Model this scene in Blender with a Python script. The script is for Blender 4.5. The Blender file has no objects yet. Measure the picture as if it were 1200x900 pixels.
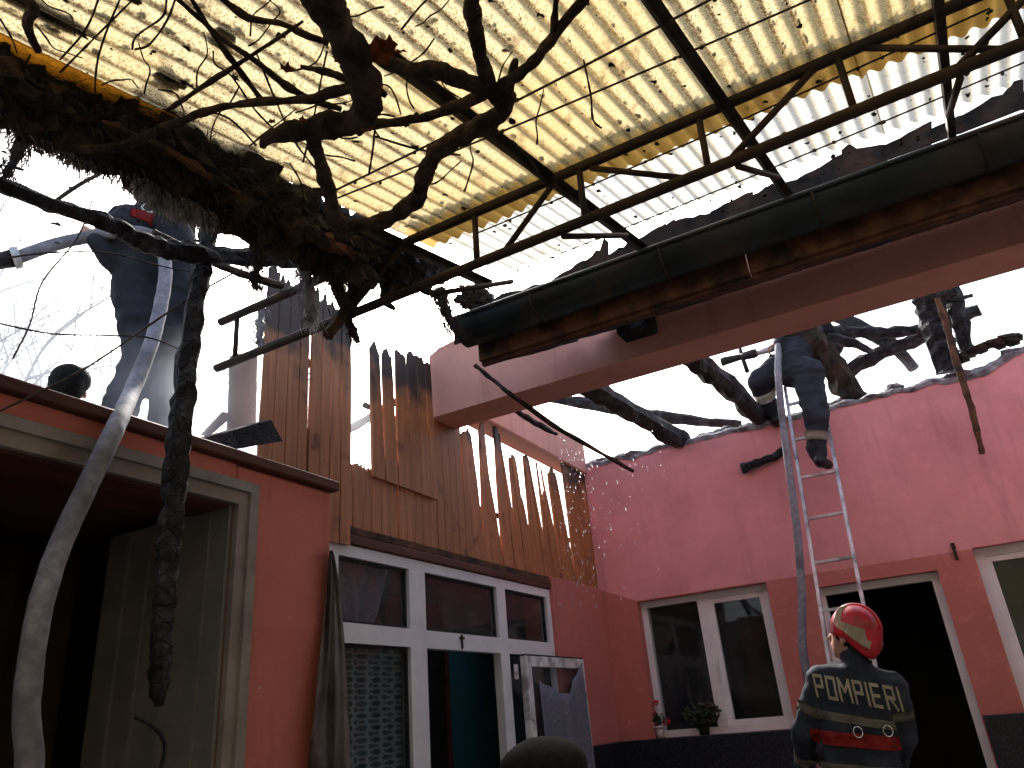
import bpy, bmesh, math, random
from mathutils import Vector, Matrix, noise
from mathutils.bvhtree import BVHTree
random.seed(7)
sc = bpy.context.scene
COL = sc.collection
H = 1.45                                   # camera height above the courtyard floor (m)
# ---------------------------------------------------------------- camera
YAW, PIT, ROL, FPX = -0.47782, 0.41799, -0.08645, 897.0
_f = Vector((math.sin(YAW)*math.cos(PIT), math.cos(YAW)*math.cos(PIT), math.sin(PIT)))
_r = Vector((math.cos(YAW), -math.sin(YAW), 0)); _u = _r.cross(_f)
CR = _r*math.cos(ROL) + _u*math.sin(ROL); CU = _u*math.cos(ROL) - _r*math.sin(ROL); CF = _f
cam = bpy.data.cameras.new('camera'); camo = bpy.data.objects.new('camera', cam); COL.objects.link(camo)
camo.matrix_world = Matrix(((CR.x, CU.x, -CF.x, 0), (CR.y, CU.y, -CF.y, 0), (CR.z, CU.z, -CF.z, H), (0, 0, 0, 1)))
cam.sensor_width = 36; cam.lens = FPX/1200*36; cam.clip_end = 500; cam.clip_start = 0.05
sc.camera = camo
# ---------------------------------------------------------------- world, sun, exposure
SUN_EL, SUN_AZ = math.radians(40), math.radians(-38)     # azimuth from +Y towards +X
w = bpy.data.worlds.new('World'); sc.world = w; w.use_nodes = True
nt = w.node_tree; nt.nodes.clear()
sky = nt.nodes.new('ShaderNodeTexSky'); sky.sky_type = 'NISHITA'; sky.sun_disc = False
sky.sun_elevation = SUN_EL; sky.sun_rotation = SUN_AZ; sky.air_density = 1.0; sky.dust_density = 5.0; sky.ozone_density = 1.0
hs = nt.nodes.new('ShaderNodeHueSaturation'); hs.inputs['Saturation'].default_value = 0.70   # thin milky overcast and smoke
bg = nt.nodes.new('ShaderNodeBackground'); bg.inputs['Strength'].default_value = 0.15
wo = nt.nodes.new('ShaderNodeOutputWorld')
nt.links.new(sky.outputs[0], hs.inputs['Color']); nt.links.new(hs.outputs[0], bg.inputs[0]); nt.links.new(bg.outputs[0], wo.inputs[0])
sd = bpy.data.lights.new('sun', 'SUN'); sd.energy = 2.6; sd.angle = math.radians(6); sd.color = (1, 0.97, 0.92)
so = bpy.data.objects.new('sun', sd); COL.objects.link(so)
sdir = Vector((math.sin(SUN_AZ)*math.cos(SUN_EL), math.cos(SUN_AZ)*math.cos(SUN_EL), math.sin(SUN_EL)))
so.rotation_euler = sdir.to_track_quat('Z', 'Y').to_euler(); so.location = (0, 0, 12)
vs = sc.view_settings
vs.view_transform = 'Standard'; vs.look = 'None'; vs.gamma = 1; vs.use_curve_mapping = False; vs.exposure = 1.5
cy = sc.cycles
cy.use_denoising = True; cy.max_bounces = 10; cy.diffuse_bounces = 5; cy.glossy_bounces = 3; cy.transmission_bounces = 8
cy.transparent_max_bounces = 16; cy.volume_bounces = 1; cy.use_adaptive_sampling = True; cy.adaptive_threshold = 0.02
cy.caustics_reflective = False; cy.caustics_refractive = False
# ---------------------------------------------------------------- pixel -> place (distance from the plane a thing touches)
def ray(u, v): return CR*((u-600)/FPX) - CU*((v-450)/FPX) + CF
def W(p): return Vector((p[0], p[1], p[2]+H))           # camera-relative height -> world height
def PY(u, v, Y): d = ray(u, v); return W(d*(Y/d.y))
def PX(u, v, X): d = ray(u, v); return W(d*(X/d.x))
def PZ(u, v, Z): d = ray(u, v); return W(d*(Z/d.z))
RIB = ray(1165, 595).normalized(); CN = Vector((1, 0, 0)).cross(RIB)
C0 = Vector((0, 2.3, 2.02))
def PC(u, v, off=0.0):                                  # on the canopy plane (off = metres below it)
    d = ray(u, v); return W(d*((CN.dot(C0)-off)/CN.dot(d)))
def depth(p): return (Vector((p[0], p[1], p[2]-H))).dot(CF)
def rpx(px, p): return px*depth(p)/FPX                  # pixel radius at a place -> metres
# ---------------------------------------------------------------- objects
ORG = {}
def props(o, label=None, cat=None, group=None, kind=None):
    if label: o['label'] = label
    if cat: o['category'] = cat
    if group: o['group'] = group
    if kind: o['kind'] = kind
    return o
def thing(name, label, cat, loc, group=None, kind=None):
    o = bpy.data.objects.new(name, None); o.empty_display_size = .1; COL.objects.link(o); o.location = loc
    ORG[o.name] = Vector(loc); return props(o, label, cat, group, kind)
def obj(name, bm, mats, parent=None, smooth=False, label=None, cat=None, group=None, kind=None, recalc=True):
    if recalc: bmesh.ops.recalc_face_normals(bm, faces=bm.faces[:])
    if parent is None:
        vs_ = [v.co for v in bm.verts]
        org = Vector(((min(v.x for v in vs_)+max(v.x for v in vs_))/2, (min(v.y for v in vs_)+max(v.y for v in vs_))/2, min(v.z for v in vs_)))
    else: org = ORG[parent.name]
    bmesh.ops.translate(bm, vec=-org, verts=bm.verts[:])
    me = bpy.data.meshes.new(name); bm.to_mesh(me); bm.free()
    for m in (mats if isinstance(mats, (list, tuple)) else [mats]): me.materials.append(m)
    if smooth:
        for p in me.polygons: p.use_smooth = True
    o = bpy.data.objects.new(name, me); COL.objects.link(o)
    if parent is None: o.location = org
    else: o.parent = parent
    ORG[o.name] = org
    return props(o, label, cat, group, kind)
def B(): return bmesh.new()
def box(bm, a, b, mi=0):
    x0, y0, z0 = a; x1, y1, z1 = b
    v = [bm.verts.new(c) for c in ((x0,y0,z0),(x1,y0,z0),(x1,y1,z0),(x0,y1,z0),(x0,y0,z1),(x1,y0,z1),(x1,y1,z1),(x0,y1,z1))]
    for q in ((0,3,2,1),(4,5,6,7),(0,1,5,4),(1,2,6,5),(2,3,7,6),(3,0,4,7)):
        f = bm.faces.new([v[i] for i in q]); f.material_index = mi
    return bm
def rbox(x0, y0, z0, x1, y1, z1, bev=0.0):              # box given in camera-relative heights
    bm = box(B(), (min(x0,x1), min(y0,y1), min(z0,z1)+H), (max(x0,x1), max(y0,y1), max(z0,z1)+H))
    if bev: bmesh.ops.bevel(bm, geom=bm.edges[:], offset=bev, segments=1, affect='EDGES')
    return bm
def catmull(pts, n):
    P = [Vector(p) for p in pts]; out = []
    for i in range(len(P)-1):
        p0 = P[max(i-1, 0)]; p1 = P[i]; p2 = P[i+1]; p3 = P[min(i+2, len(P)-1)]
        for k in range(n):
            t = k/n
            out.append(((p1*2) + (p2-p0)*t + (p0*2-p1*5+p2*4-p3)*t*t + (p1*3-p0-p2*3+p3)*t**3)*0.5)
    out.append(P[-1]); return out
def tube(bm, pts, rad, seg=8, sub=1, rough=0.0, nsc=12.0, square=False, mi=0):
    n = len(pts)
    if not isinstance(rad, (list, tuple)): rad = [rad]*n
    if sub > 1:
        rr = []
        for i in range(n-1):
            for k in range(sub): rr.append(rad[i]+(rad[i+1]-rad[i])*k/sub)
        rr.append(rad[-1]); pts = catmull(pts, sub); rad = rr
    pts = [Vector(p) for p in pts]; rings = []; ref = None; n = len(pts)
    for i, p in enumerate(pts):
        t = (pts[min(i+1, n-1)]-pts[max(i-1, 0)])
        t = t.normalized() if t.length > 1e-9 else Vector((0,0,1))
        if ref is None:
            ref = Vector((0,0,1)) if abs(t.z) < .9 else Vector((1,0,0))
        a = (ref - t*ref.dot(t)); a = a.normalized() if a.length > 1e-6 else t.orthogonal().normalized()
        ref = a; b = t.cross(a); ring = []
        for k in range(seg):
            an = 2*math.pi*(k+.5)/seg
            d = a*math.cos(an)+b*math.sin(an)
            q = p + d*rad[i]
            if rough: q += d*rad[i]*rough*(noise.noise(q*nsc)*1.4+.55*noise.noise(q*nsc*2.9))
            ring.append(bm.verts.new(q))
        rings.append(ring)
    for i in range(n-1):
        for k in range(seg):
            f = bm.faces.new((rings[i][k], rings[i][(k+1)%seg], rings[i+1][(k+1)%seg], rings[i+1][k])); f.material_index = mi
    f = bm.faces.new(rings[0][::-1]); f.material_index = mi
    f = bm.faces.new(rings[-1]); f.material_index = mi
    return bm
def prism(bm, poly, vec):                               # planar polygon (world points) extruded by vec
    vec = Vector(vec); a = [bm.verts.new(p) for p in poly]; b = [bm.verts.new(Vector(p)+vec) for p in poly]
    bm.faces.new(a[::-1]); bm.faces.new(b); n = len(a)
    for i in range(n): bm.faces.new((a[i], a[(i+1)%n], b[(i+1)%n], b[i]))
    return bm
def ball(bm, c, r, sub=2, rough=0.0, nsc=6.0, M=None, mi=0):
    res = bmesh.ops.create_icosphere(bm, subdivisions=sub, radius=1.0)
    for v in res['verts']:
        d = v.co.copy()
        k = 1 + (rough*noise.noise(d*2.1+Vector(c)*3) + .5*rough*noise.noise(d*nsc+Vector(c)*5) if rough else 0)
        q = Vector((d.x*r[0], d.y*r[1], d.z*r[2]))*k if hasattr(r, '__len__') else d*r*k
        if M: q = M @ q
        v.co = q + Vector(c)
    for v in res['verts']:
        for f in v.link_faces: f.material_index = mi
    return bm
# ---------------------------------------------------------------- materials
class N:
    def __init__(s, name):
        s.m = bpy.data.materials.new(name); s.m.use_nodes = True; s.t = s.m.node_tree; s.t.nodes.clear()
        s.out = s.t.nodes.new('ShaderNodeOutputMaterial')
    def n(s, typ, **kw):
        nd = s.t.nodes.new('ShaderNode'+typ)
        for k, v in kw.items():
            if k.startswith('_'): setattr(nd, k[1:], v)
            else:
                key = int(k[1:]) if k[0] == 'i' and k[1:].isdigit() else k.replace('__', ' ')
                if isinstance(v, tuple) and len(v) == 2 and hasattr(v[0], 'outputs'): s.t.links.new(v[0].outputs[v[1]], nd.inputs[key])
                elif hasattr(v, 'outputs'): s.t.links.new(v.outputs[0], nd.inputs[key])
                else: nd.inputs[key].default_value = v
        return nd
    def math(s, op, a, b=0.0, clamp=False): return s.n('Math', _operation=op, _use_clamp=clamp, i0=a, i1=b)
    def mix(s, f, a, b, bt='MIX'):
        nd = s.t.nodes.new('ShaderNodeMix'); nd.data_type = 'RGBA'; nd.blend_type = bt
        for i, v in ((0, f), (6, a), (7, b)):
            if hasattr(v, 'outputs'):
                s.t.links.new(v.outputs['Result'] if v.bl_idname == 'ShaderNodeMix' and False else (v.outputs[2] if v.bl_idname == 'ShaderNodeMix' else v.outputs[0]), nd.inputs[i])
            elif isinstance(v, tuple) and len(v) == 3: nd.inputs[i].default_value = (*v, 1)
            else: nd.inputs[i].default_value = v
        return nd
    def lk(s, a, ao, b, bi): s.t.links.new(a.outputs[ao], b.inputs[bi])
    def ramp(s, fac, stops, interp='LINEAR'):
        r = s.n('ValToRGB', Fac=fac); r.color_ramp.interpolation = interp
        el = r.color_ramp.elements
        while len(el) < len(stops): el.new(.5)
        for e, (p, c) in zip(el, stops): e.position = p; e.color = (*c, 1) if isinstance(c, tuple) else (c, c, c, 1)
        return r
    def coord(s, which='Object', scale=(1,1,1)):
        tc = s.n('TexCoord'); mp = s.n('Mapping', Vector=(tc, which)); mp.inputs['Scale'].default_value = scale; return mp
    def noise(s, vec, scale, detail=5, rough=.6):
        return s.n('TexNoise', Vector=vec, Scale=scale, Detail=detail, Roughness=rough)
    def done(s, color, rough=.8, bump=None, bstr=.3, bdist=.01, metallic=0.0, spec=.3):
        p = s.n('BsdfPrincipled'); p.inputs['Metallic'].default_value = metallic; p.inputs['Specular IOR Level'].default_value = spec
        if hasattr(color, 'outputs'): s.t.links.new(color.outputs[2] if color.bl_idname == 'ShaderNodeMix' else color.outputs[0], p.inputs['Base Color'])
        else: p.inputs['Base Color'].default_value = (*color, 1)
        if hasattr(rough, 'outputs'): s.t.links.new(rough.outputs[0], p.inputs['Roughness'])
        else: p.inputs['Roughness'].default_value = rough
        if bump is not None:
            b = s.n('Bump', Strength=bstr, Distance=bdist, Height=bump); s.t.links.new(b.outputs[0], p.inputs['Normal'])
        s.t.links.new(p.outputs[0], s.out.inputs[0]); return s.m
def speck(name, c1, c2, scale=8, rough=.8, bstr=.3, bdist=.01, bscale=None, stretch=(1,1,1), metallic=0, lo=.35, hi=.65, spec=.3, c3=None, s3=2.0):
    k = N(name); co = k.coord('Object', stretch); nz = k.noise(co, scale)
    col = k.ramp(nz, [(lo, c1), (hi, c2)])
    if c3:
        n3 = k.noise(co, s3, 4); col = k.mix(k.ramp(n3, [(.48, 0.0), (.62, 1.0)]), col, c3)
    bz = k.noise(co, bscale or scale*2.5)
    return k.done(col, rough, bz, bstr, bdist, metallic, spec)
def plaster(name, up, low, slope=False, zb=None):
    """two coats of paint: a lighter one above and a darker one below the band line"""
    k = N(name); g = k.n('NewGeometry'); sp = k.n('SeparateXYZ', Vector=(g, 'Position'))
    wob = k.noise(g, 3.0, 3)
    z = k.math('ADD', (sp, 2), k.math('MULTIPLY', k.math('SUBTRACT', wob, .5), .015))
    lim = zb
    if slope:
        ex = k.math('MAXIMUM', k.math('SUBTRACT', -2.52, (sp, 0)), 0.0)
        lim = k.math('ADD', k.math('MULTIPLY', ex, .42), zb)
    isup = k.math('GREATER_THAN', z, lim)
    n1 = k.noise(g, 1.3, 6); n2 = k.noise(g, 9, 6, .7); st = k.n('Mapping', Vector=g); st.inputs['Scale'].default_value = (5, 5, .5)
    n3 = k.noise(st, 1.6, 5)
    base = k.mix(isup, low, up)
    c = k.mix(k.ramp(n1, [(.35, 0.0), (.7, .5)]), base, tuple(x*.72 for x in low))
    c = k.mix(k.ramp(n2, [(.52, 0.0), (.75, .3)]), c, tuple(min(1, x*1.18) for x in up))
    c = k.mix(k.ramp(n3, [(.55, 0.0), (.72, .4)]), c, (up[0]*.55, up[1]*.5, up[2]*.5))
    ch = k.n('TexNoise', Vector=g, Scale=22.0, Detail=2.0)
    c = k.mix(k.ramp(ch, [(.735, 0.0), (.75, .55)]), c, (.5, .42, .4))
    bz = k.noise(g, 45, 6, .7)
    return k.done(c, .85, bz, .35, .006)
M = {}
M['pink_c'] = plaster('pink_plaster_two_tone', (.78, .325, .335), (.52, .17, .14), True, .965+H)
M['pink_b'] = plaster('pink_plaster_lower', (.52, .175, .145), (.52, .175, .145), False, 9.0)
M['pink_a'] = plaster('coral_plaster', (.63, .205, .165), (.58, .18, .14), False, 1.9)
M['pink_beam'] = plaster('pink_beam_plaster', (.72, .36, .30), (.72, .36, .30), False, -5.0)
M['plinth'] = speck('black_terrazzo', (.008,.009,.013), (.05,.055,.075), 60, .35, .1, .003, lo=.5, hi=.75)
M['mortar'] = speck('broken_mortar', (.16,.15,.16), (.42,.41,.43), 9, .95, .9, .03, 14, c3=(.07,.05,.05), s3=6)
M['white'] = speck('white_pvc', (.70,.70,.72), (.80,.80,.81), 5, .4, .05, .002)
M['oldwhite'] = speck('worn_white_paint', (.55,.55,.55), (.78,.78,.77), 7, .6, .2, .003, c3=(.30,.28,.26), s3=9)
M['cream'] = speck('cream_frame_paint', (.19,.165,.145), (.29,.26,.23), 6, .6, .2, .003)
M['char'] = speck('charred_wood', (.005,.005,.006), (.030,.029,.032), 14, .85, 1.0, .02, 22, (1,1,1), c3=(.05,.052,.06), s3=11)
def char_mat():
    k = N('charred_wood_cracked'); co = k.coord('Object'); nz = k.noise(co, 14); vo = k.n('TexVoronoi', Vector=co, Scale=26.0, _feature='DISTANCE_TO_EDGE'); n3 = k.noise(co, 9, 4); n2 = k.noise(co, 60, 4)
    c = k.ramp(nz, [(.35, (.005,.005,.006)), (.65, (.028,.027,.030))]); c = k.mix(k.ramp(n3, [(.50, 0.0), (.64, 1.0)]), c, (.052,.053,.060))
    hgt = k.math('ADD', k.math('MULTIPLY', k.ramp(vo, [(.0, 0.0), (.09, 1.0)]), .7), k.math('MULTIPLY', n2, .5))
    return k.done(c, .8, hgt, 1.0, .012, spec=.35)
M['char'] = char_mat()
M['charbrown'] = speck('half_charred_wood', (.009,.008,.007), (.040,.024,.016), 10, .85, .8, .015, 22, c3=(.065,.032,.017), s3=4)
M['scorched'] = speck('scorched_orange_wood', (.045,.020,.011), (.15,.062,.028), 7, .8, .5, .01, 20, (1,1,1), c3=(.018,.012,.009), s3=5)
M['rust'] = speck('rusted_paint_steel', (.020,.013,.010), (.058,.033,.021), 10, .65, .3, .004, 30, metallic=.3, c3=(.02,.016,.014), s3=5)
M['bar'] = speck('dark_angle_steel', (.02,.017,.015), (.07,.055,.045), 8, .6, .2, .003, 30, metallic=.4)
M['wire'] = speck('rusty_wire', (.02,.013,.01), (.06,.035,.022), 20, .7, .2, .002)
M['gutter'] = speck('sooty_green_gutter', (.013,.017,.017), (.030,.036,.036), 4, .55, .2, .004, 20, metallic=.1, c3=(.05,.035,.025), s3=2.2)
M['ash'] = speck('ash_grey_fibre', (.10,.095,.10), (.50,.49,.52), 20, .95, .3, .004)
M['fibre'] = speck('burnt_fibre', (.008,.008,.010), (.06,.045,.035), 16, .95, .5, .01, c3=(.07,.042,.026), s3=4)
M['bark'] = speck('vine_bark', (.010,.006,.005), (.050,.030,.021), 16, .95, 1.0, .02, 55, (1,1,1), c3=(.075,.05,.036), s3=11)
M['treebark'] = speck('grey_bark', (.05,.045,.045), (.12,.105,.10), 4, .9, .5, .01)
M['leaf'] = speck('dry_leaf', (.13,.035,.012), (.28,.10,.035), 12, .7, .4, .004)
M['litter'] = speck('leaf_litter', (.015,.012,.008), (.07,.05,.03), 14, .9, .4, .006)
M['concrete'] = speck('yard_concrete', (.12,.115,.11), (.24,.23,.22), 5, .9, .4, .01)
M['slab'] = speck('roof_slab', (.14,.13,.12), (.30,.28,.27), 6, .95, .6, .02)
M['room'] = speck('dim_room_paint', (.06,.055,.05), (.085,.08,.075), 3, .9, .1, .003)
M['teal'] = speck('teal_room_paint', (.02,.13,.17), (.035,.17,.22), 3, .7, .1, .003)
M['jamb'] = speck('grey_jamb_panel', (.15,.145,.14), (.22,.21,.20), 4, .6, .1, .003)
M['drape'] = speck('brown_drape', (.10,.06,.03), (.16,.10,.05), 5, .85, .2, .003)
M['hose'] = speck('grey_canvas_hose', (.16,.16,.19), (.27,.27,.31), 30, .8, .4, .003, 120, c3=(.11,.105,.12), s3=3)
M['alu'] = speck('scuffed_aluminium', (.42,.43,.46), (.68,.69,.72), 18, .42, .15, .002, metallic=.55, c3=(.25,.25,.27), s3=9)
M['navy'] = speck('navy_turnout_cloth', (.012,.016,.026), (.032,.040,.060), 7, .85, .5, .006, 60)
M['navy2'] = speck('faded_blue_work_cloth', (.013,.015,.022), (.030,.034,.047), 6, .9, .5, .006, 50)
M['reflect'] = speck('reflective_band', (.42,.40,.34), (.60,.57,.48), 20, .45, .1, .002)
M['yellowband'] = speck('yellow_grey_band', (.17,.15,.115), (.25,.225,.18), 20, .5, .1, .002)
M['letter'] = speck('letter_print', (.27,.24,.18), (.38,.34,.26), 30, .6, .1, .001)
M['red'] = speck('helmet_red', (.44,.012,.022), (.60,.02,.03), 5, .33, .08, .002, spec=.5, c3=(.30,.02,.025), s3=14)
M['redcloth'] = speck('red_belt', (.28,.015,.015), (.42,.03,.03), 20, .7, .3, .002)
M['stripe'] = speck('pale_green_stripe', (.84,.85,.60), (.92,.92,.72), 10, .4, .05, .001)
M['skin'] = speck('skin', (.44,.22,.16), (.56,.30,.22), 8, .55, .1, .003)
M['hair'] = speck('dark_hair', (.012,.010,.009), (.03,.025,.02), 40, .7, .4, .003)
M['boot'] = speck('black_boot', (.008,.008,.008), (.02,.02,.02), 10, .5, .2, .004)
M['cap'] = speck('dark_wool_cap', (.004,.004,.004), (.011,.010,.010), 40, .95, .5, .004)
M['chrome'] = speck('steel_ring', (.5,.5,.5), (.7,.7,.7), 5, .25, .02, .001, metallic=.9)
M['black'] = speck('black_rubber', (.008,.008,.008), (.025,.025,.025), 12, .6, .2, .003)
M['cloth'] = speck('dirty_plastic_sheet', (.20,.17,.16), (.38,.34,.33), 5, .8, .4, .01, c3=(.14,.09,.07), s3=3)
M['towel'] = speck('pale_blue_netting', (.22,.24,.32), (.36,.38,.46), 60, .9, .4, .004)
M['pot'] = speck('white_plastic_pot', (.6,.6,.6), (.72,.72,.72), 5, .5, .05, .001)
M['petal'] = speck('red_petal', (.45,.01,.02), (.6,.03,.04), 20, .6, .1, .001)
M['green'] = speck('pot_plant_leaf', (.012,.028,.012), (.04,.065,.025), 14, .6, .2, .002, c3=(.09,.035,.02), s3=5)
M['soil'] = speck('potting_soil', (.01,.008,.006), (.03,.022,.016), 40, .95, .5, .004)
def wood(name, c1, c2, c3, along='z'):
    k = N(name); oi = k.n('ObjectInfo'); tc = k.n('TexCoord')
    off = k.n('VectorMath', _operation='ADD', i0=(tc, 'Object'), i1=k.n('VectorMath', _operation='SCALE', i0=(1.0,1.0,1.0), Scale=k.math('MULTIPLY', (oi, 'Random'), 30.0)))
    mp = k.n('Mapping', Vector=off); mp.inputs['Scale'].default_value = (14,14,.9) if along == 'z' else (.9,14,14)
    g = k.noise(mp, 2.2, 6, .65); kn = k.noise(off, 5, 3)
    c = k.ramp(g, [(.3, c1), (.68, c2)])
    c = k.mix(k.math('MULTIPLY', (oi, 'Random'), .45), c, c1)
    c = k.mix(k.ramp(kn, [(.60, 0.0), (.74, .8)]), c, c3)
    geo = k.n('NewGeometry'); sp = k.n('SeparateXYZ', Vector=(geo, 'Position')); cz = k.noise(geo, 4, 4)
    hz = k.math('ADD', (sp, 2), k.math('MULTIPLY', k.math('SUBTRACT', cz, .5), .9))
    c = k.mix(k.ramp(k.math('SUBTRACT', hz, H+1.22), [(.72, 0.0), (1.0, .94)]), c, (.018,.016,.018))
    return k.done(c, .6, g, .35, .004, spec=.4)
M['plank'] = wood('varnished_pine_board', (.26,.097,.037), (.54,.215,.085), (.09,.03,.014))
M['trim'] = speck('dark_trim_wood', (.06,.022,.012), (.15,.055,.028), 9, .6, .3, .004, 25, (1,.15,1))
# translucent corrugated sheet: old dirty and clean
def sheet_mat(name, tint, dirt, amount, endc=None):
    k = N(name); co = k.coord('Object'); uv = k.n('UVMap'); sp = k.n('SeparateXYZ', Vector=uv)
    n1 = k.noise(co, 150, 3, .75); n2 = k.noise(co, 1.1, 4); n4 = k.noise(co, 60, 4, .75); n5 = k.noise(co, 9, 3)
    speckle = k.ramp(n1, [(.46, 0.0), (.66, 1.0)])
    ph = k.math('ADD', (sp, 0), k.math('MULTIPLY', k.math('SUBTRACT', n4, .5), .10))
    valley = k.ramp(ph, [(.0, 1.0), (.075, .75), (.15, .16), (.45, 0.0), (.80, .10), (.93, .55), (1.0, 1.0)])
    vd = k.math('MULTIPLY', valley, k.ramp(n4, [(.36, .45), (.60, 1.0)]), True)
    d = k.math('MULTIPLY', k.math('ADD', k.math('MULTIPLY', speckle, .70), k.math('MULTIPLY', vd, .95)), amount, True)
    c = k.mix(d, tint, dirt)
    c = k.mix(k.ramp(n2, [(.45, 0.0), (.70, .6)]), c, (tint[0]*.80, tint[1]*.66, tint[2]*.42))
    c = k.mix(k.ramp(n5, [(.58, 0.0), (.68, .45)]), c, dirt)
    if endc: c = k.mix(k.ramp((sp, 1), [(.9655, 0.0), (.970, .75)]), c, endc)  # amber of light through the lapped layers, painted onto the end strip
    tr = k.n('BsdfTranslucent'); k.lk(c, 2, tr, 'Color')
    df = k.n('BsdfDiffuse'); k.lk(c, 2, df, 'Color')
    mx = k.n('MixShader', i0=.32, i1=tr, i2=df); k.lk(mx, 0, k.out, 0); return k.m
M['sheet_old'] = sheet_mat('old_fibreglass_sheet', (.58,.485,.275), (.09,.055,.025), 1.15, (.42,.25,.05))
M['sheet_new'] = sheet_mat('clear_fibreglass_sheet', (.66,.66,.62), (.30,.25,.17), .75)
M['sheet_orange'] = sheet_mat('orange_fibreglass_sheet', (.86,.42,.05), (.14,.05,.01), .8)
def glass(name, tint=(.90,.94,.95)):
    k = N(name); lw = k.n('LayerWeight', Blend=.5); fr = k.math('ADD', k.math('MULTIPLY', k.math('POWER', (lw, 'Facing'), 4.0), .45), .025); co = k.coord('Object'); nz = k.noise(co, 3, 5)
    tr = k.n('BsdfTransparent', Color=(*tint, 1)); gl = k.n('BsdfGlossy', Roughness=.03)
    df = k.n('BsdfDiffuse', Color=(.25,.25,.24,1))
    a = k.n('MixShader', i0=fr, i1=tr, i2=gl); b = k.n('MixShader', i0=k.ramp(nz, [(.45, .03), (.8, .14)]), i1=a, i2=df)
    k.lk(b, 0, k.out, 0); return k.m
M['glass'] = glass('dusty_window_glass')
def lace():
    k = N('lace_curtain'); g = k.n('NewGeometry'); sp = k.n('SeparateXYZ', Vector=(g, 'Position'))
    def rings(nu, nv, sh):
        u = k.math('SUBTRACT', k.math('FRACT', k.math('ADD', k.math('MULTIPLY', (sp, 1), nu), sh)), .5)
        v = k.math('SUBTRACT', k.math('FRACT', k.math('ADD', k.math('MULTIPLY', (sp, 2), nv), sh)), .5)
        r = k.math('SQRT', k.math('ADD', k.math('MULTIPLY', u, u), k.math('MULTIPLY', v, v)))
        return k.ramp(r, [(.17, 0.0), (.26, 1.0), (.36, 1.0), (.44, 0.0)])
    a = k.math('MAXIMUM', rings(8, 16, 0.0), rings(8, 16, .5))
    c = k.mix(a, (.07,.15,.17), (.46,.52,.54))
    p = k.n('BsdfDiffuse'); k.lk(c, 2, p, 'Color'); t = k.n('BsdfTranslucent'); k.lk(c, 2, t, 'Color')
    mx = k.n('MixShader', i0=.3, i1=p, i2=t); k.lk(mx, 0, k.out, 0); return k.m
M['lace'] = lace()
def waterm():
    k = N('water_drop'); p = k.n('BsdfPrincipled', Roughness=.05, IOR=1.33); p.inputs['Base Color'].default_value = (.9,.93,1,1)
    p.inputs['Transmission Weight'].default_value = .6; k.lk(p, 0, k.out, 0); return k.m
M['water'] = waterm()
# ================================================================ ground
bm = B(); n = 24
gv = [[bm.verts.new((-60+120*i/n, -60+120*j/n, 0.004*math.sin(i*1.7+j))) for i in range(n+1)] for j in range(n+1)]
for j in range(n):
    for i in range(n): bm.faces.new((gv[j][i], gv[j][i+1], gv[j+1][i+1], gv[j+1][i]))
g = obj('ground', bm, M['concrete'], kind='structure')
# ================================================================ pink house at the end of the yard (wall facing us at y = 7)
YC, TOPC = 7.0, 2.36
house = thing('pink_house', 'pink plastered house wall with burnt-off roof, white windows and black plinth', 'building', (0, YC, 0))
def ragged(x): return TOPC + .035*noise.noise(Vector((x*2.3, 4, 0))) + .03*noise.noise(Vector((x*7, 1, 0))) + (.10 if x > .75 else 0)*min(1, (x-.75)*3)
OPEN = [(-2.52, -1.33, -.21, .955), (-.95, -.01, -1.15, .85), (.27, 1.47, -.21, .975)]
def wall_holes(bm, x0, x1, zb, top, holes, y0, y1, step=.09):
    xs = sorted(set([x0, x1] + [h[0] for h in holes] + [h[1] for h in holes]))
    full = []
    for a, b in zip(xs, xs[1:]):
        k = max(1, int((b-a)/step)); full += [a+(b-a)*i/k for i in range(k)]
    full.append(x1)
    for a, b in zip(full, full[1:]):
        m = (a+b)/2; segs = [(zb, None)]
        for h in holes:
            if h[0] < m < h[1]: segs = ([(zb, h[2])] if h[2] > zb+.001 else []) + [(h[3], None)]
        for z0, z1 in segs:
            ta = top(a) if z1 is None else z1; tb = top(b) if z1 is None else z1
            v = [bm.verts.new((x, y, z+H)) for (x, z) in ((a,z0),(b,z0),(b,tb),(a,ta)) for y in (y0, y1)]
            q = [v[0], v[2], v[4], v[6]]; r = [v[1], v[3], v[5], v[7]]
            bm.faces.new(q); bm.faces.new(r[::-1])
            bm.faces.new((q[3], q[2], r[2], r[3])); bm.faces.new((q[0], r[0], r[1], q[1]))
            bm.faces.new((q[0], q[3], r[3], r[0])); bm.faces.new((q[1], r[1], r[2], q[2]))
    bmesh.ops.remove_doubles(bm, verts=bm.verts[:], dist=1e-5)
    return bm
def keep_shell(bm):   # drop inner faces shared by two strips
    seen = {}
    for f in bm.faces:
        k = tuple(sorted((round(v.co.x,4), round(v.co.y,4), round(v.co.z,4)) for v in f.verts)); seen.setdefault(k, []).append(f)
    bmesh.ops.delete(bm, geom=[f for l in seen.values() if len(l) > 1 for f in l], context='FACES')
    return bm
bm = keep_shell(wall_holes(B(), -2.9, 3.6, -H, ragged, OPEN, YC, YC+.34))
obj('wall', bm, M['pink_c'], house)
# plinth (stops at the door)
for x0, x1 in ((-2.9, -.96), (0.0, 3.6)): obj('plinth', rbox(x0, YC-.07, -H, x1, YC-.002, -.205, .006), M['plinth'], house)
obj('door_step', rbox(-1.1, YC-.45, -H, .1, YC-.075, -1.16, .01), M['concrete'], house)
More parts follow.
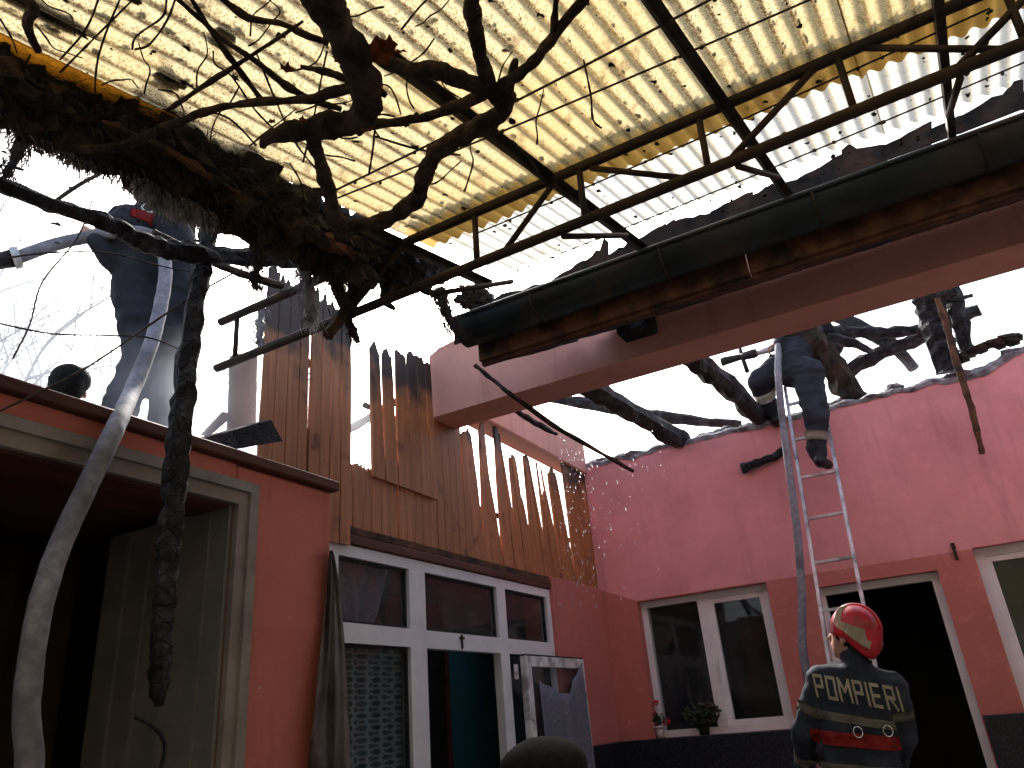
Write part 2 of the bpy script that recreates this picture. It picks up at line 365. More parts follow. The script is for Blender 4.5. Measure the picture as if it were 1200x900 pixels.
# broken mortar and bricks along the top edge
random.seed(3)
bm = B(); prev = None; xs_ = -2.88
while xs_ < 3.55:
    zt = ragged(xs_)+H; n1_ = noise.noise(Vector((xs_*3.1, 9, 0))); n2_ = noise.noise(Vector((xs_*11, 3, 1))); n3_ = noise.noise(Vector((xs_*29, 7, 1)))
    lo_ = zt-.030-.035*max(0, n1_)-.012*n2_; hi_ = zt+.035+.03*n1_+.022*n2_+.010*n3_
    ring = [bm.verts.new(q) for q in ((xs_, YC-.010-.006*n3_, lo_), (xs_, YC-.022-.012*n2_, (lo_+hi_)/2), (xs_, YC+.02+.02*n2_, hi_), (xs_, YC+.16, hi_+.02*n3_), (xs_, YC+.33, hi_-.02))]
    if prev:
        for a_ in range(4): bm.faces.new((prev[a_], ring[a_], ring[a_+1], prev[a_+1]))
    prev = ring; xs_ += .025
obj('broken_mortar_edge', bm, M['mortar'], house)
x = -2.7
while x < 3.4:
    wd = random.uniform(.05, .13); hgt = random.uniform(.03, .06)
    bm = B(); zt = ragged(x)+H
    ball(bm, (x, YC+.10+random.uniform(-.05,.08), zt+.03), (wd, .10, hgt), 3, .45, 3)
    obj('masonry_chunk', bm, M['mortar'], house); x += random.uniform(.12,.5)
# dark lump of half burnt roofing felt on the wall top
bm = B()
for i in range(26):
    u = random.uniform(1125, 1195); p = PY(u, 418-.33*(u-1125)+random.uniform(-4, 3), YC+.08)
    ball(bm, p, (random.uniform(.04,.10), .10, random.uniform(.015,.04)), 1, .6, 4)
obj('burnt_felt', bm, M['charbrown'], house)
def window(parent, x0, x1, z0, z1, y, splits, fw=.06, sash=None):
    w_ = B()
    for a in ((x0,y,z0,x0+fw,y+.07,z1),(x1-fw,y,z0,x1,y+.07,z1),(x0+fw,y,z1-fw,x1-fw,y+.07,z1),(x0+fw,y,z0,x1-fw,y+.07,z0+fw)):
        box(w_, (a[0],a[1],a[2]+H), (a[3],a[4],a[5]+H))
    wi = obj('window', w_, M['white'], parent)
    edges = [x0+fw]
    for a, b in splits:
        obj('mullion', rbox(a, y-.006, z0+fw, b, y+.076, z1-fw, .004), M['white'], wi); edges += [a, b]
    edges.append(x1-fw)
    for i in range(0, len(edges), 2):
        a, b = edges[i], edges[i+1]
        if sash and i//2 in sash:
            s_ = B(); t = .045
            for q in ((a,z0+fw,a+t,z1-fw),(b-t,z0+fw,b,z1-fw),(a+t,z1-fw-t,b-t,z1-fw),(a+t,z0+fw,b-t,z0+fw+t)):
                box(s_, (q[0]+.001,y+.012,q[1]+H+.001), (q[2]-.001,y+.055,q[3]+H-.001))
            obj('sash', s_, M['white'], wi)
        obj('pane', rbox(a, y+.030, z0+fw, b, y+.036, z1-fw), M['glass'], wi)
    return wi
window(house, -2.52, -1.33, -.205, .955, YC+.10, [(-1.985, -1.885)], .055, {1})
window(house, .27, 1.47, -.205, .975, YC+.10, [(.83, .92)], .065, {0, 1})
obj('door_frame', keep_shell(B()) if False else box(box(box(B(), (-.95,YC+.10,.30), (-.89,YC+.17,.85+H)), (-.07,YC+.10,.30), (-.01,YC+.17,.85+H)), (-.89,YC+.10,.79+H), (-.07,YC+.17,.85+H)), M['white'], house)
# rooms behind (closed, so they stay dim)
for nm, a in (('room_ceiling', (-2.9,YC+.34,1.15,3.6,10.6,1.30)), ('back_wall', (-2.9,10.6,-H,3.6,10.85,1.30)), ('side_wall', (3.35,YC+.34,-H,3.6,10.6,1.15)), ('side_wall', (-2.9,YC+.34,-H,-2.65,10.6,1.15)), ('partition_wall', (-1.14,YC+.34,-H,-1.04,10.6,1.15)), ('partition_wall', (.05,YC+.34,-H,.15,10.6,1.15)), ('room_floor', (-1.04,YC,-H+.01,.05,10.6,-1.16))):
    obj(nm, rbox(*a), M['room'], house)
obj('wall_bracket', box(box(B(), PY(1117,640,YC-.001)-Vector((.014,.035,.02)), PY(1117,640,YC-.001)+Vector((.014,0,.02))), PY(1119,647,YC-.001)-Vector((.011,.02,.06)), PY(1119,647,YC-.001)+Vector((.011,0,.02))), M['rust'], house)
# ================================================================ side wing with the big glazed front (wall x = -2.9)
XB = -2.9
wing = thing('glazed_wing', 'side wing with big white glazed front below scorched vertical pine boarding', 'building', (XB, 5, 0))
obj('wall', rbox(XB-.25, 5.93, -H, XB+.05, YC-.001, 1.119, .008), M['pink_b'], wing)
obj('plinth', rbox(XB+.051, 5.935, -H, XB+.11, YC-.071, -.205, .006), M['plinth'], wing)
# room
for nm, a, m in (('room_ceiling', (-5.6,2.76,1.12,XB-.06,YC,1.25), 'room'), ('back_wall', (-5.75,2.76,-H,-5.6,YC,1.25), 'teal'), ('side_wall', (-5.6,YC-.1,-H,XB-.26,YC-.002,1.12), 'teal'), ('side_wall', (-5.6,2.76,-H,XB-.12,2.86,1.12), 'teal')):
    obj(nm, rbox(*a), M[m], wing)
# glazed front frame
fr = B(); xw0, xw1 = XB-.05, XB+.012
ZT0, ZT1 = .478, .584
for (y0, y1, z0, z1) in ((3.10,3.30,-H+.02,1.01),(3.955,4.125,-H+.02,1.01),(5.04,5.165,-H+.02,1.01),(5.855,5.925,-H+.02,1.01)):
    box(fr, (xw0,y0,z0+H), (xw1,y1,z1+H))
for a, b in ((3.30,3.955),(4.125,5.04),(5.165,5.855)):
    box(fr, (xw0,a,.945+H), (xw1,b,1.01+H)); box(fr, (xw0,a,ZT0+H), (xw1,b,ZT1+H))
    if a != 4.125: box(fr, (xw0,a,-1.40+H), (xw1,b,-1.25+H))
front = obj('window', fr, M['white'], wing)
for a, b, z0, z1 in ((3.30,3.955,ZT1,.945),(4.125,5.04,ZT1,.945),(5.165,5.855,ZT1,.945),(3.30,3.955,-1.25,ZT0),(5.165,5.855,-1.25,ZT0)):
    g_ = B(); t = .018
    for q in ((a,z0,a+t,z1),(b-t,z0,b,z1),(a+t,z1-t,b-t,z1),(a+t,z0,b-t,z0+t)): box(g_, (XB-.035,q[0],q[1]+H), (XB-.012,q[2],q[3]+H))
    obj('glazing_bead', g_, M['black'], front)
    obj('pane', rbox(XB-.026, a, z0, XB-.020, b, z1), M['glass'], front)
# sash swung right round flat against the wall
sa = B(); ys0, ys1, zs0, zs1, fw = 5.20, 6.22, -1.2, .455, .085
for q in ((ys0,zs0,ys0+fw,zs1),(ys1-.05,zs0,ys1,zs1),(ys0+fw,zs1-.075,ys1-.05,zs1),(ys0+fw,zs0,ys1-.05,zs0+.09)): box(sa, (XB+.075,q[0],q[1]+H), (XB+.125,q[2],q[3]+H))
bmesh.ops.bevel(sa, geom=sa.edges[:], offset=.004, segments=1, affect='EDGES')
sash = obj('sash', sa, M['oldwhite'], wing)
obj('pane', rbox(XB+.097, ys0+fw, zs0+.09, XB+.103, ys1-.05, zs1-.075), M['glass'], sash)
obj('seal', rbox(XB+.078, ys0-.004, zs1+.001, XB+.12, ys1, zs1+.012), M['black'], sash)
obj('hinge', tube(B(), [(XB+.05,5.178,.30+H),(XB+.05,5.178,.40+H)], .016, 8), M['oldwhite'], sash)
obj('trim_board', rbox(XB-.03, 2.80, 1.015, XB+.030, 5.93, 1.07, .006), M['trim'], wing)
obj('trim_board', rbox(XB-.0, 2.80, 1.072, XB+.022, 5.93, 1.12, .005), M['scorched'], wing)
# boarding
def board(y0, wd, z0, z1, lean=0.0, x=XB, th=.018, tip=None, taper=1.0, ragamp=.05, eL=0.0, eR=0.0):
    """one vertical board, its burnt top edge uneven; lean = shift in y per metre of height"""
    bm = B(); n = 5; rows = 6
    tops = [z1 + ragamp*noise.noise(Vector((y0*9+i*.9, z1*3, 2.2))) - (tip or 0)*abs(i/(n-1)-.5)*2 for i in range(n)]
    f_, b_ = [], []
    for i in range(n):
        cf, cb = [], []
        for r in range(rows+1):
            t = r/rows; z = z0+(tops[i]-z0)*t
            yy = y0 + wd*(.5+(i/(n-1)-.5)*(1-(1-taper)*t**2)) + lean*(z-z0) + t**1.7*(eL*(1-i/(n-1)) - eR*i/(n-1)) + (.004*noise.noise(Vector((z*6, y0*5, i))) if 0 < i < n-1 else .010*t*noise.noise(Vector((z*9, y0*5, i))))
            cf.append(bm.verts.new((x+th, yy, z+H))); cb.append(bm.verts.new((x, yy, z+H)))
        f_.append(cf); b_.append(cb)
    for i in range(n-1):
        for r in range(rows):
            bm.faces.new((f_[i][r], f_[i+1][r], f_[i+1][r+1], f_[i][r+1])); bm.faces.new((b_[i][r+1], b_[i+1][r+1], b_[i+1][r], b_[i][r]))
        bm.faces.new((f_[i][rows], f_[i+1][rows], b_[i+1][rows], b_[i][rows])); bm.faces.new((f_[i+1][0], f_[i][0], b_[i][0], b_[i+1][0]))
    for r in range(rows):
        bm.faces.new((f_[0][r], f_[0][r+1], b_[0][r+1], b_[0][r])); bm.faces.new((f_[-1][r+1], f_[-1][r], b_[-1][r], b_[-1][r+1]))
    return obj('plank', bm, M['plank'], wing)
random.seed(11)
BW = .088
# a) low band under the opening
y = 2.80
while y < 4.30:
    top = 1.50+.02*random.random() if 3.26 < y < 3.60 else 1.62
    board(y, BW-.007, 1.121, top, x=XB-.002+random.uniform(-.003,.003), ragamp=.05 if 3.26 < y < 3.60 else 0); y += BW
# b) tall boards left of the opening
y = 2.66; i = 0
while y < 3.28:
    gap = .022 if i == 3 else (.012 if i == 5 else .004)
    board(y, BW-gap, 1.0, 2.50+random.uniform(-.06,.08), lean=.0, x=XB+.022+random.uniform(-.004,.004), taper=.93, ragamp=.12, tip=.03); y += BW; i += 1
# c) tall boards between the opening and the beam, nailed over the low band
for y, wd, t, tp in ((3.575,.115,2.40,.08),(3.705,.12,2.40,.05),(3.835,.13,2.44,.02),(3.97,.115,2.50,.03),(4.09,.10,2.50,.02),(4.195,.075,2.48,.0)):
    board(y, wd, 1.46-.012*(y-3.5), t, lean=-.035 if y < 3.8 else -.015, x=XB+.022, taper=.80, ragamp=.06, tip=tp)
# d) boards from the beam to the house, burnt through towards the top
y = 4.30
while y < 4.62: board(y, BW-.006, 1.121, 2.10, lean=0, x=XB-.002, ragamp=0); y += BW
tops = [2.12,2.16,2.14,2.20,2.02,2.22,2.17,2.10,2.24,2.16,2.25,2.12,2.22,2.02,2.20,2.10,2.16,2.05,2.12,2.20,2.15,2.1,2.2,2.22]
k = 0
while y < 6.90:
    ln = -.03-.115*min(1, (y-4.6)/1.6)
    tp = tops[(k//3*5) % len(tops)]-.05*abs(k % 3-1); fr_ = y < 6.5
    big = .085 if (k//3) % 3 else .05
    if k in (5, 11, 16): tp -= .30
    board(y, BW-.004, 1.121, tp if fr_ else 2.30, lean=ln if fr_ else -.02, x=XB-.002+random.uniform(-.004,.004), eL=big if fr_ and k % 3 == 0 else .002, eR=big if fr_ and k % 3 == 2 else .002, ragamp=.11 if fr_ else .03, tip=.05 if fr_ else 0); y += BW; k += 1
board(y, YC-.002-y, 1.121, 2.30, x=XB-.002, ragamp=.02)
# charred batten inside, and the plastered wall plate above
obj('wall_plate', rbox(XB-.16, 4.575, 2.27, XB+.05, YC-.001, 2.60, .01), M['pink_beam'], wing)
obj('nailing_batten', tube(B(), [W((XB-.05,4.3,1.55)), W((XB-.05,5.6,1.53)), W((XB-.05,6.85,1.55))], .022, 4, 3, .3), M['charbrown'], wing)
obj('nailing_batten', tube(B(), [W((XB-.03,2.7,2.05)), W((XB-.03,2.98,2.06)), W((XB-.03,3.26,2.04))], .025, 4, 3, .3), M['char'], wing)
obj('nailing_batten', tube(B(), [W((XB-.03,3.57,1.95)), W((XB-.03,3.9,1.95)), W((XB-.03,4.26,1.96))], .02, 4, 3, .3), M['char'], wing)
# fallen strut seen through the opening
st = obj('fallen_strut', tube(B(), [PX(385,520,-3.25), PX(415,500,-3.25), PX(470,468,-3.25)], [.028,.03,.03], 6, 4, .3), M['charbrown'], label='fallen grey strut leaning behind the gap in the pine boarding', cat='timber')
# ================================================================ coral wing (x = -2.45) with the wide opening and flat roof
XA, TA = -2.45, 1.145
cw = thing('coral_wing', 'low coral red wing with flat roof and wide dark cream-framed opening', 'building', (XA, 0.6, 0))
ya0, yo0, yo1, ya1 = -1.6, .10, 2.155, 2.745
obj('wall', rbox(XA-.22, yo1+.002, -H, XA, ya1, TA-.05, .012), M['pink_a'], cw)
obj('wall', rbox(XA-.22, ya0, -H, XA, yo0-.002, TA-.05, .012), M['pink_a'], cw)
obj('lintel_wall', rbox(XA-.22, yo0-.001, .925, XA-.001, yo1+.001, TA-.051), M['pink_a'], cw)
obj('soffit_board', rbox(XA-.215, yo0+.002, .905, XA-.004, yo1-.022, .922), M['trim'], cw)
obj('roof_slab', rbox(-6.2, ya0+.03, .98, XA-.221, ya1-.01, 1.11), M['slab'], cw)
obj('roof_edge_board', rbox(XA-.24, ya0, TA-.048, XA+.035, ya1+.02, TA, .006), M['trim'], cw)
fb = B()
for (y0, y1, z0, z1, xx) in ((yo1-.0,yo1+.08,-H+.01,.99,.03),(yo0-.08,yo0,-H+.01,.99,.03),(yo0,yo1,.915,.99,.031)): box(fb, (XA+.002,y0,z0+H), (XA+xx,y1,z1+H))
dfm = obj('door_frame', fb, M['cream'], cw)
fb = B()
for (y0, y1, z0, z1, xx) in ((yo1+.05,yo1+.095,-H+.01,1.01,.045),(yo0-.1,yo1+.05,.97,1.012,.046)): box(fb, (XA+.001,y0,z0+H), (XA+xx,y1,z1+H))
obj('architrave', fb, M['cream'], cw)
obj('jamb_panel', rbox(XA-.75, yo1-.02, -H+.01, XA-.001, yo1-.003, .913), M['jamb'], cw)
for xx in (-.12, -.30, -.48, -.62): obj('jamb_batten', rbox(XA+xx, yo1-.034, -H+.01, XA+xx+.025, yo1-.021, .90), M['jamb'], cw)
for nm, a in (('ceiling_board', (-5.2,ya0+.1,.95,XA-.2,ya1-.1,.975)), ('back_wall', (-5.4,ya0,-H,-5.2,ya1-.01,.979)), ('side_wall', (-5.2,ya1-.22,-H,XA-.222,ya1-.012,.949)), ('side_wall', (-5.2,ya0,-H,XA-.222,ya0+.1,.949))):
    obj(nm, rbox(*a), M['room'] if 'wall' in nm else M['trim'], cw)
dr = B(); nseg = 60
pts = [( -3.35+.05*math.sin(i*.9)+.02*math.sin(i*2.3), 1.05+1.05*i/nseg) for i in range(nseg+1)]
va = [dr.verts.new((x_, y_, .12)) for x_, y_ in pts]; vb = [dr.verts.new((x_*1.0, y_, .86+H)) for x_, y_ in pts]
for i in range(nseg): dr.faces.new((va[i], va[i+1], vb[i+1], vb[i]))
bmesh.ops.solidify(dr, geom=dr.faces[:], thickness=.004)
obj('folded_drape', dr, M['drape'], smooth=True, label='brown folded drape hanging inside the dark opening of the coral wing', cat='curtain')
# broken slab of dark tin lying on the roof edge
tin = prism(B(), [PX(240,513,-2.60), PX(318,492,-2.60), PX(331,517,-2.60), PX(262,529,-2.60)], (-.04,0,.01))
obj('tin_sheet', tin, M['char'], label='sooty bent tin sheet lying on the coral wing roof edge beside tall boards', cat='sheet')
obj('leaning_board', prism(B(), [PX(268,512,-3.05), PX(300,502,-3.05), PX(302,412,-3.05), PX(272,416,-3.05)], (-.02,0,0)), M['jamb'], label='pale short board standing on the roof in smoke left of the tall boards', cat='board')
obj('leaning_board', prism(B(), [PX(238,508,-3.0), PX(246,511,-3.0), PX(274,487,-3.0), PX(262,482,-3.0)], (-.02,0,0)), M['jamb'], label='small pale offcut leaning beside the short board on the roof', cat='board')
# ================================================================ pink concrete beam across the yard
bm = B()
bx = [-2.9+.012, -2.80, -2.65, -2.5, -2.2, -1, 0.5, 3.6]; btop = [2.555, 2.60, 2.62, 2.63, 2.63, 2.63, 2.63, 2.63]
lo = [[bm.verts.new((x_, y_, 2.062+H)) for x_ in bx] for y_ in (4.27, 4.575)]; hi = [[bm.verts.new((x_, y_, z_+H)) for x_, z_ in zip(bx, btop)] for y_ in (4.27, 4.575)]
for i in range(len(bx)-1):
    bm.faces.new((lo[0][i], lo[0][i+1], hi[0][i+1], hi[0][i])); bm.faces.new((lo[1][i+1], lo[1][i], hi[1][i], hi[1][i+1]))
    bm.faces.new((hi[0][i], hi[0][i+1], hi[1][i+1], hi[1][i])); bm.faces.new((lo[0][i+1], lo[0][i], lo[1][i], lo[1][i+1]))
bm.faces.new((lo[0][0], hi[0][0], hi[1][0], lo[1][0])); bm.faces.new((lo[0][-1], lo[1][-1], hi[1][-1], hi[0][-1]))
obj('concrete_beam', bm, M['pink_beam'], label='long pink plastered beam crossing the yard under the gutter', cat='beam')
obj('yard_post', rbox(3.3, 4.3, -H, 3.55, 4.55, 2.06, .01), M['pink_beam'], label='pink post carrying the outer end of the long plastered beam', cat='post')
# ================================================================ unseen walls added behind and beside the viewer to block light
obj('light_blocker_wall', rbox(3.62, -4.6, -H, 3.85, 6.99, 1.9, .01), M['slab'], label='unseen grey wall added to block light from the side opposite the coral wing', cat='wall')
obj('light_blocker_wall', rbox(-2.4, -4.85, -H, 3.61, -4.6, 2.2, .01), M['slab'], label='unseen grey wall added to block light from behind, opposite the pink house', cat='wall')
# ================================================================ burnt eave and gutter along the beam
eave = thing('burnt_eave', 'scorched wooden eave with fascia and soffit boards above the pink beam', 'eave', (0, 3.8, 2.0+H))
GX0, GX1, GY = -1.99, 3.4, 3.30
# fascia in lengths
random.seed(5)
for a, b in ((GX0+.03, -.42), (-.415, 1.35), (1.355, 3.4)):
    obj('fascia_board', rbox(a, 3.40, 1.90, b, 3.425, 2.06, .004), M['scorched'], eave)
    obj('fascia_strip', rbox(a, 3.426, 1.882, b, 3.46, 1.93, .004), M['scorched'], eave)
x = GX0+.05
holes = [PY(1027,266,3.6).x, PY(790,355,3.6).x]
while x < 3.3:
    wd = .095
    near = x < -1.25
    mat = M['char'] if near or random.random() < .22 else M['scorched']
    parts_ = [(3.465, None)] if not any(abs(x+.045-h) < .05 for h in holes) else [(3.465, 3.62), (3.69, None)]
    for ys_, ye_ in parts_:
        bm = B(); y0 = 3.465; y1 = 4.262-(.25*random.random() if near else 0)
        zz = lambda yy: 1.895+(yy-3.465)*.50
        box(bm, (x, ys_, zz(y0)+H), (x+wd-.003, ye_ or y1, zz(y0)+H+.016))
        for v in bm.verts: v.co.z = v.co.z + (v.co.y-y0)*.50 + random.uniform(-.004,.004)
        obj('soffit_board', bm, mat, eave)
    x += wd
for xx in [GX0+.08+i*.62 for i in range(9)]:                 # rafter ends on top of the soffit
    bm = tube(B(), [W((xx,3.43,2.03)), W((xx+.01,3.9,2.24)), W((xx,4.42,2.665))], .045, 6, 4, .35)
    obj('rafter_end', bm, M['char'], eave)
obj('burnt_block', rbox(-1.36, 4.10, 2.17, -1.14, 4.262, 2.36, .01), M['char'], eave)
gut = thing('roof_gutter', 'sooty dark green half-round gutter running above the pink beam', 'gutter', (0.6, GY, 2.05+H))
bm = B(); seg = 14; R_ = .112
xs = [GX0+i*(GX1-GX0)/36 for i in range(37)]; rows = []
for x_ in xs:
    row = []
    for k in range(seg+1):
        an = math.pi+math.pi*k/seg
        rr = R_*(1+.03*noise.noise(Vector((x_*2.2, k*.4, 1))))
        row.append(bm.verts.new((x_, GY+rr*math.cos(an), 2.085+H+rr*math.sin(an)*1.05+.012*noise.noise(Vector((x_*.9, 0, 5))))))
    rows.append(row)
for i in range(36):
    for k in range(seg): bm.faces.new((rows[i][k], rows[i+1][k], rows[i+1][k+1], rows[i][k+1]))
bm.faces.new(rows[0]); 
bmesh.ops.solidify(bm, geom=bm.faces[:], thickness=.004)
obj('trough', bm, M['gutter'], gut, smooth=True)
obj('front_bead', tube(B(), [W((GX0,GY-R_-.004,2.09)), W((0,GY-R_-.004,2.09)), W((GX1,GY-R_-.004,2.09))], .011, 8, 6), M['gutter'], gut)
for xx in (-1.5, -.78, -.05, .62, 1.3, 2.0, 2.7):
    bm = B(); pts = [W((xx, GY+(R_+.006)*math.cos(math.pi+math.pi*k/10), 2.085+(R_+.006)*1.05*math.sin(math.pi+math.pi*k/10))) for k in range(11)]
    tube(bm, pts, .007, 6); obj('gutter_hook', bm, M['rust'], gut)
# torn roofing felt and tile shards standing above the gutter
random.seed(21)
shards = [((532,388),(590,362),38),((575,362),(650,330),36),((646,330),(690,311),24),((684,312),(712,303),48),((708,302),(742,289),22),((736,290),(790,268),34),((788,270),(836,250),26),((832,250),(882,232),22),((880,232),(905,222),16),((900,224),(938,210),14),((934,212),(988,190),36),((986,192),(1040,172),44),((1036,172),(1092,152),26),((1090,152),(1128,138),10),((1124,140),(1200,110),40),((1198,112),(1250,92),30)]
for (a, b, hpx) in shards:
    n = 7; top, bot = [], []; flip_ = random.random() < .68; hpx *= random.uniform(.65,1.1)
    for i in range(n):
        t = i/(n-1); u = a[0]+(b[0]-a[0])*t; v = a[1]+(b[1]-a[1])*t
        tt_ = t if flip_ else 1-t; h = hpx*(.22+.85*tt_**1.3)*(1 if 0 < i < n-1 else .8)*random.uniform(.75,1.1)
        bot.append(PY(u, v+16, GY-.02)); top.append(PY(u, v-h*.52*random.choice((.8,1.0,1.1)), GY-.03+.02*t))
    obj('roofing_shard', prism(B(), bot+top[::-1], (0,.022,.008)), M['charbrown'], eave)
# loose charred batten hanging from the eave end
obj('hanging_batten', tube(B(), [PY(556,428,4.12), PY(580,447,4.19), PY(604,466,4.235), PY(660,505,4.75), PY(742,552,5.55)], [.014,.016,.017,.021,.013], 5, 6, .35, 18), M['charbrown'], label='thin half-charred batten hanging from the eave end across the yard corner', cat='timber')
obj('hanging_batten', tube(B(), [PY(604,481,4.75), PY(628,496,4.95), PY(652,509,5.2)], [.018,.026,.012], 5, 5, .6, 18), M['char'], label='short black splinter of timber caught behind the hanging batten', cat='timber')
# ================================================================ corrugated canopy
can = thing('corrugated_canopy', 'translucent corrugated plastic canopy, old yellowed sheets with clearer ones beyond', 'canopy', W((0, 1.5, 1.9)))
PITCH, AMP = .067, .0110
def sheet(name, x0, waves, s0, s1, mat, off, label=None, edge=.0):
    """corrugated sheet; x0 at s=0 (y=2.3 line), s along the ribs"""
    bm = B(); uv = bm.loops.layers.uv.new('UVMap'); per = 10; ns = max(2, int((s1-s0)/.16)); grid = []
    for j in range(ns+1):
        s = s0+(s1-s0)*j/ns; row = []
        for i in range(waves*per+1):
            ph = i/per
            se = s + (edge*noise.noise(Vector((x0+ph*.35, s1, 3.3))) if j in (0, ns) else 0)
            p = C0 + RIB*se + Vector((x0+ph*PITCH, 0, 0)) + CN*(off + AMP*(-math.cos(2*math.pi*ph)) + .006*noise.noise(Vector((x0+ph*.07, s*.8, 7))))
            row.append(bm.verts.new(W(p)))
        grid.append(row)
    for j in range(ns):
        for i in range(waves*per):
            f = bm.faces.new((grid[j][i], grid[j][i+1], grid[j+1][i+1], grid[j+1][i]))
            for lp, (uu, vv) in zip(f.loops, ((i % per, j), (i % per+1, j), (i % per+1, j+1), (i % per, j+1))): lp[uv].uv = (uu/per, vv/ns)
    return obj(name, bm, mat, can, smooth=True, label=label, recalc=False)
nw = 14; xl = -1.66
for c in range(7):
    sheet('old_sheet', xl+c*(nw*PITCH-.004), nw, -6.4, .215+.012*(c % 3), M['sheet_old'], .0+.003*(c % 2), edge=.012)  # lengthened out of view behind the camera to cut light in the yard
    sheet('clear_sheet', xl+.02+c*(nw*PITCH-.004), nw, -.02, .82, M['sheet_new'], .028+.004*(c % 2), edge=.02)
sheet('edge_strip', xl-.06, 2, -4.6, -1.16, M['sheet_orange'], -.018, label='orange edge strip lapped under the yellow canopy sheets')
# leaf litter lying on the sheets
random.seed(31)
bm = B()
def litter(u, v, r, ln=1.0, cnt=3):
    c = PC(u, v, -.02)
    for k in range(cnt):
        q = c + Vector((random.uniform(-1,1)*r*.5*cnt**.4, 0, 0)) + RIB*random.uniform(-1,1)*r*ln*.7
        s_ = (q-W(C0)).dot(RIB); x_ = (q-W(C0)).x-RIB.x*s_; x_ = xl+round((x_-xl)/PITCH)*PITCH if cnt < 3 else x_
        q = W(C0+RIB*s_+Vector((x_,0,0))+CN*(-AMP+.009 if cnt < 3 else .004))
        n_ = 7; up = Vector((0,0,random.uniform(.0,.012))); vs_ = []
        for i in range(n_):
            a_ = 2*math.pi*i/n_; rr = r*random.uniform(.5,1.15)
            vs_.append(bm.verts.new(q+up*.3+Vector((rr*math.cos(a_),0,0))+RIB*rr*ln*math.sin(a_)+CN*(abs(math.cos(a_))*rr*.55+random.uniform(0,.003))))
        bm.faces.new(vs_)
for u, v, r, l, c in ((95,38,.016,4.2,10),(120,48,.02,3,8),(232,112,.028,1.3,7),(285,62,.03,1.4,3),(520,198,.022,1,5),(515,35,.016,1,4),(602,65,.014,1,3),(190,18,.012,2,3),(265,25,.01,1,2),(735,140,.012,1,2),(860,30,.012,1,2),(1062,14,.014,1,3),(690,145,.012,1,2),(985,48,.012,1.6,2),(560,250,.02,1,4),(500,262,.02,1.2,4),(835,62,.01,2,2),(1030,20,.01,1,2)):
    litter(u, v, r, l, c)
for i in range(520): litter(random.uniform(20,1180), random.uniform(-15,300), random.choice((.004,.005,.006,.008,.010,.013)), random.uniform(.7,2), random.choice((1,1,2)))
for i in range(330):                                         # flakes caught under the sheets
    u_, v_ = random.uniform(20,1180), random.uniform(-15,300); c = PC(u_, v_, .0); s_ = (c-W(C0)).dot(RIB); x_ = (c-W(C0)).x-RIB.x*s_; x_ = xl+round((x_-xl)/PITCH)*PITCH+random.gauss(0,.006)
    if x_ < xl+.03 or s_ > .78: continue
    q = W(C0+RIB*s_+Vector((x_,0,0))+CN*(-AMP-.006)); r = random.choice((.003,.003,.004,.005,.006,.009,.012)); n_ = 7; vs_ = []
    for k in range(n_):
        a_ = 2*math.pi*k/n_; rr = r*random.uniform(.45,1.25); vs_.append(bm.verts.new(q+Vector((rr*math.cos(a_),0,0))+RIB*rr*random.choice((1,1.4,1.9))*math.sin(a_)+CN*random.uniform(-.003,.003)))
    bm.faces.new(vs_)
obj('leaf_litter', bm, M['litter'], label='dead leaves and dirt scattered over and under the corrugated canopy', cat='leaf litter', kind='stuff', recalc=False)
# steel bars under the sheets, along the ribs
def barpt(u, v, off=.035): return PC(u, v, off)
for (a, b, lab) in (((455,60),(770,300),'dark angle-iron bar under the canopy beside the thick vine limb'),((745,-30),(925,228),'dark angle-iron bar under the canopy crossing the middle of the truss'),((1096,-25),(1117,178),'dark angle-iron bar under the canopy nearest the stepped roofing shards'),((418,258),(575,330),'short sooty bar along the burnt canopy edge')):
    p, q = barpt(*a), barpt(*b); d = (q-p).normalized(); sx = Vector((1,0,0)); nz = -W(CN)+W((0,0,0))
    t = thing('angle_bar', lab, 'steel bar', (p+q)/2)
    for nm, wv, hv in (('flange', .036, .005), ('web', .005, .034)):
        c0 = [Vector((-wv/2,0,0)), Vector((wv/2,0,0))] if nm == 'flange' else [Vector((-.018,0,0)), Vector((-.013,0,0))]
        h0, h1 = (0, -.005) if nm == 'flange' else (-.006, -.04)
        bm = B(); prism(bm, [p+c0[0]+CN*h0, p+c0[1]+CN*h0, p+c0[1]+CN*h1, p+c0[0]+CN*h1], q-p); obj(nm, bm, M['bar'], t)
# ================================================================ tubular steel truss
YT = 2.3
tr = thing('steel_truss', 'rusty brown tubular steel truss spanning under the corrugated canopy', 'truss', PY(600,292,YT))
def tpt(u, v): return PY(u, v, YT)
bmz = lambda x_: 1.698+(x_+2.8)*.0152
tpz = lambda x_: 1.954+(x_+2.8)*.0108
def chord(zf, r, x0=-2.80, x1=3.2):
    return tube(B(), [W((x0+(x1-x0)*i/12, YT, zf(x0+(x1-x0)*i/12)+.0006*math.sin(i*1.3))) for i in range(13)], r, 12)
obj('bottom_chord', chord(bmz, .021), M['rust'], tr, smooth=True)
obj('top_chord', chord(tpz, .021), M['rust'], tr, smooth=True)
for (a, b) in (((557,262),(559,306)),((680,207),(685,252)),((821,147),(829,193)),((983,72),(999,123)),((1182,-5),(1200,46)),((278,371),(275,424))):
    p, q = tpt(*a), tpt(*b); p.z = tpz(p.x)+H; q.z = bmz(q.x)+H; obj('upright', tube(B(), [p, q], .013, 8), M['rust'], tr, smooth=True)
for (a, b) in (((655,212),(590,300)),((960,80),(852,190)),((1250,-40),(1120,88)),((475,290),(405,372))):
    p, q = tpt(*a), tpt(*b); p.z = tpz(p.x)+H; q.z = bmz(q.x)+H; obj('diagonal', tube(B(), [p, q], .013, 8), M['rust'], tr, smooth=True)
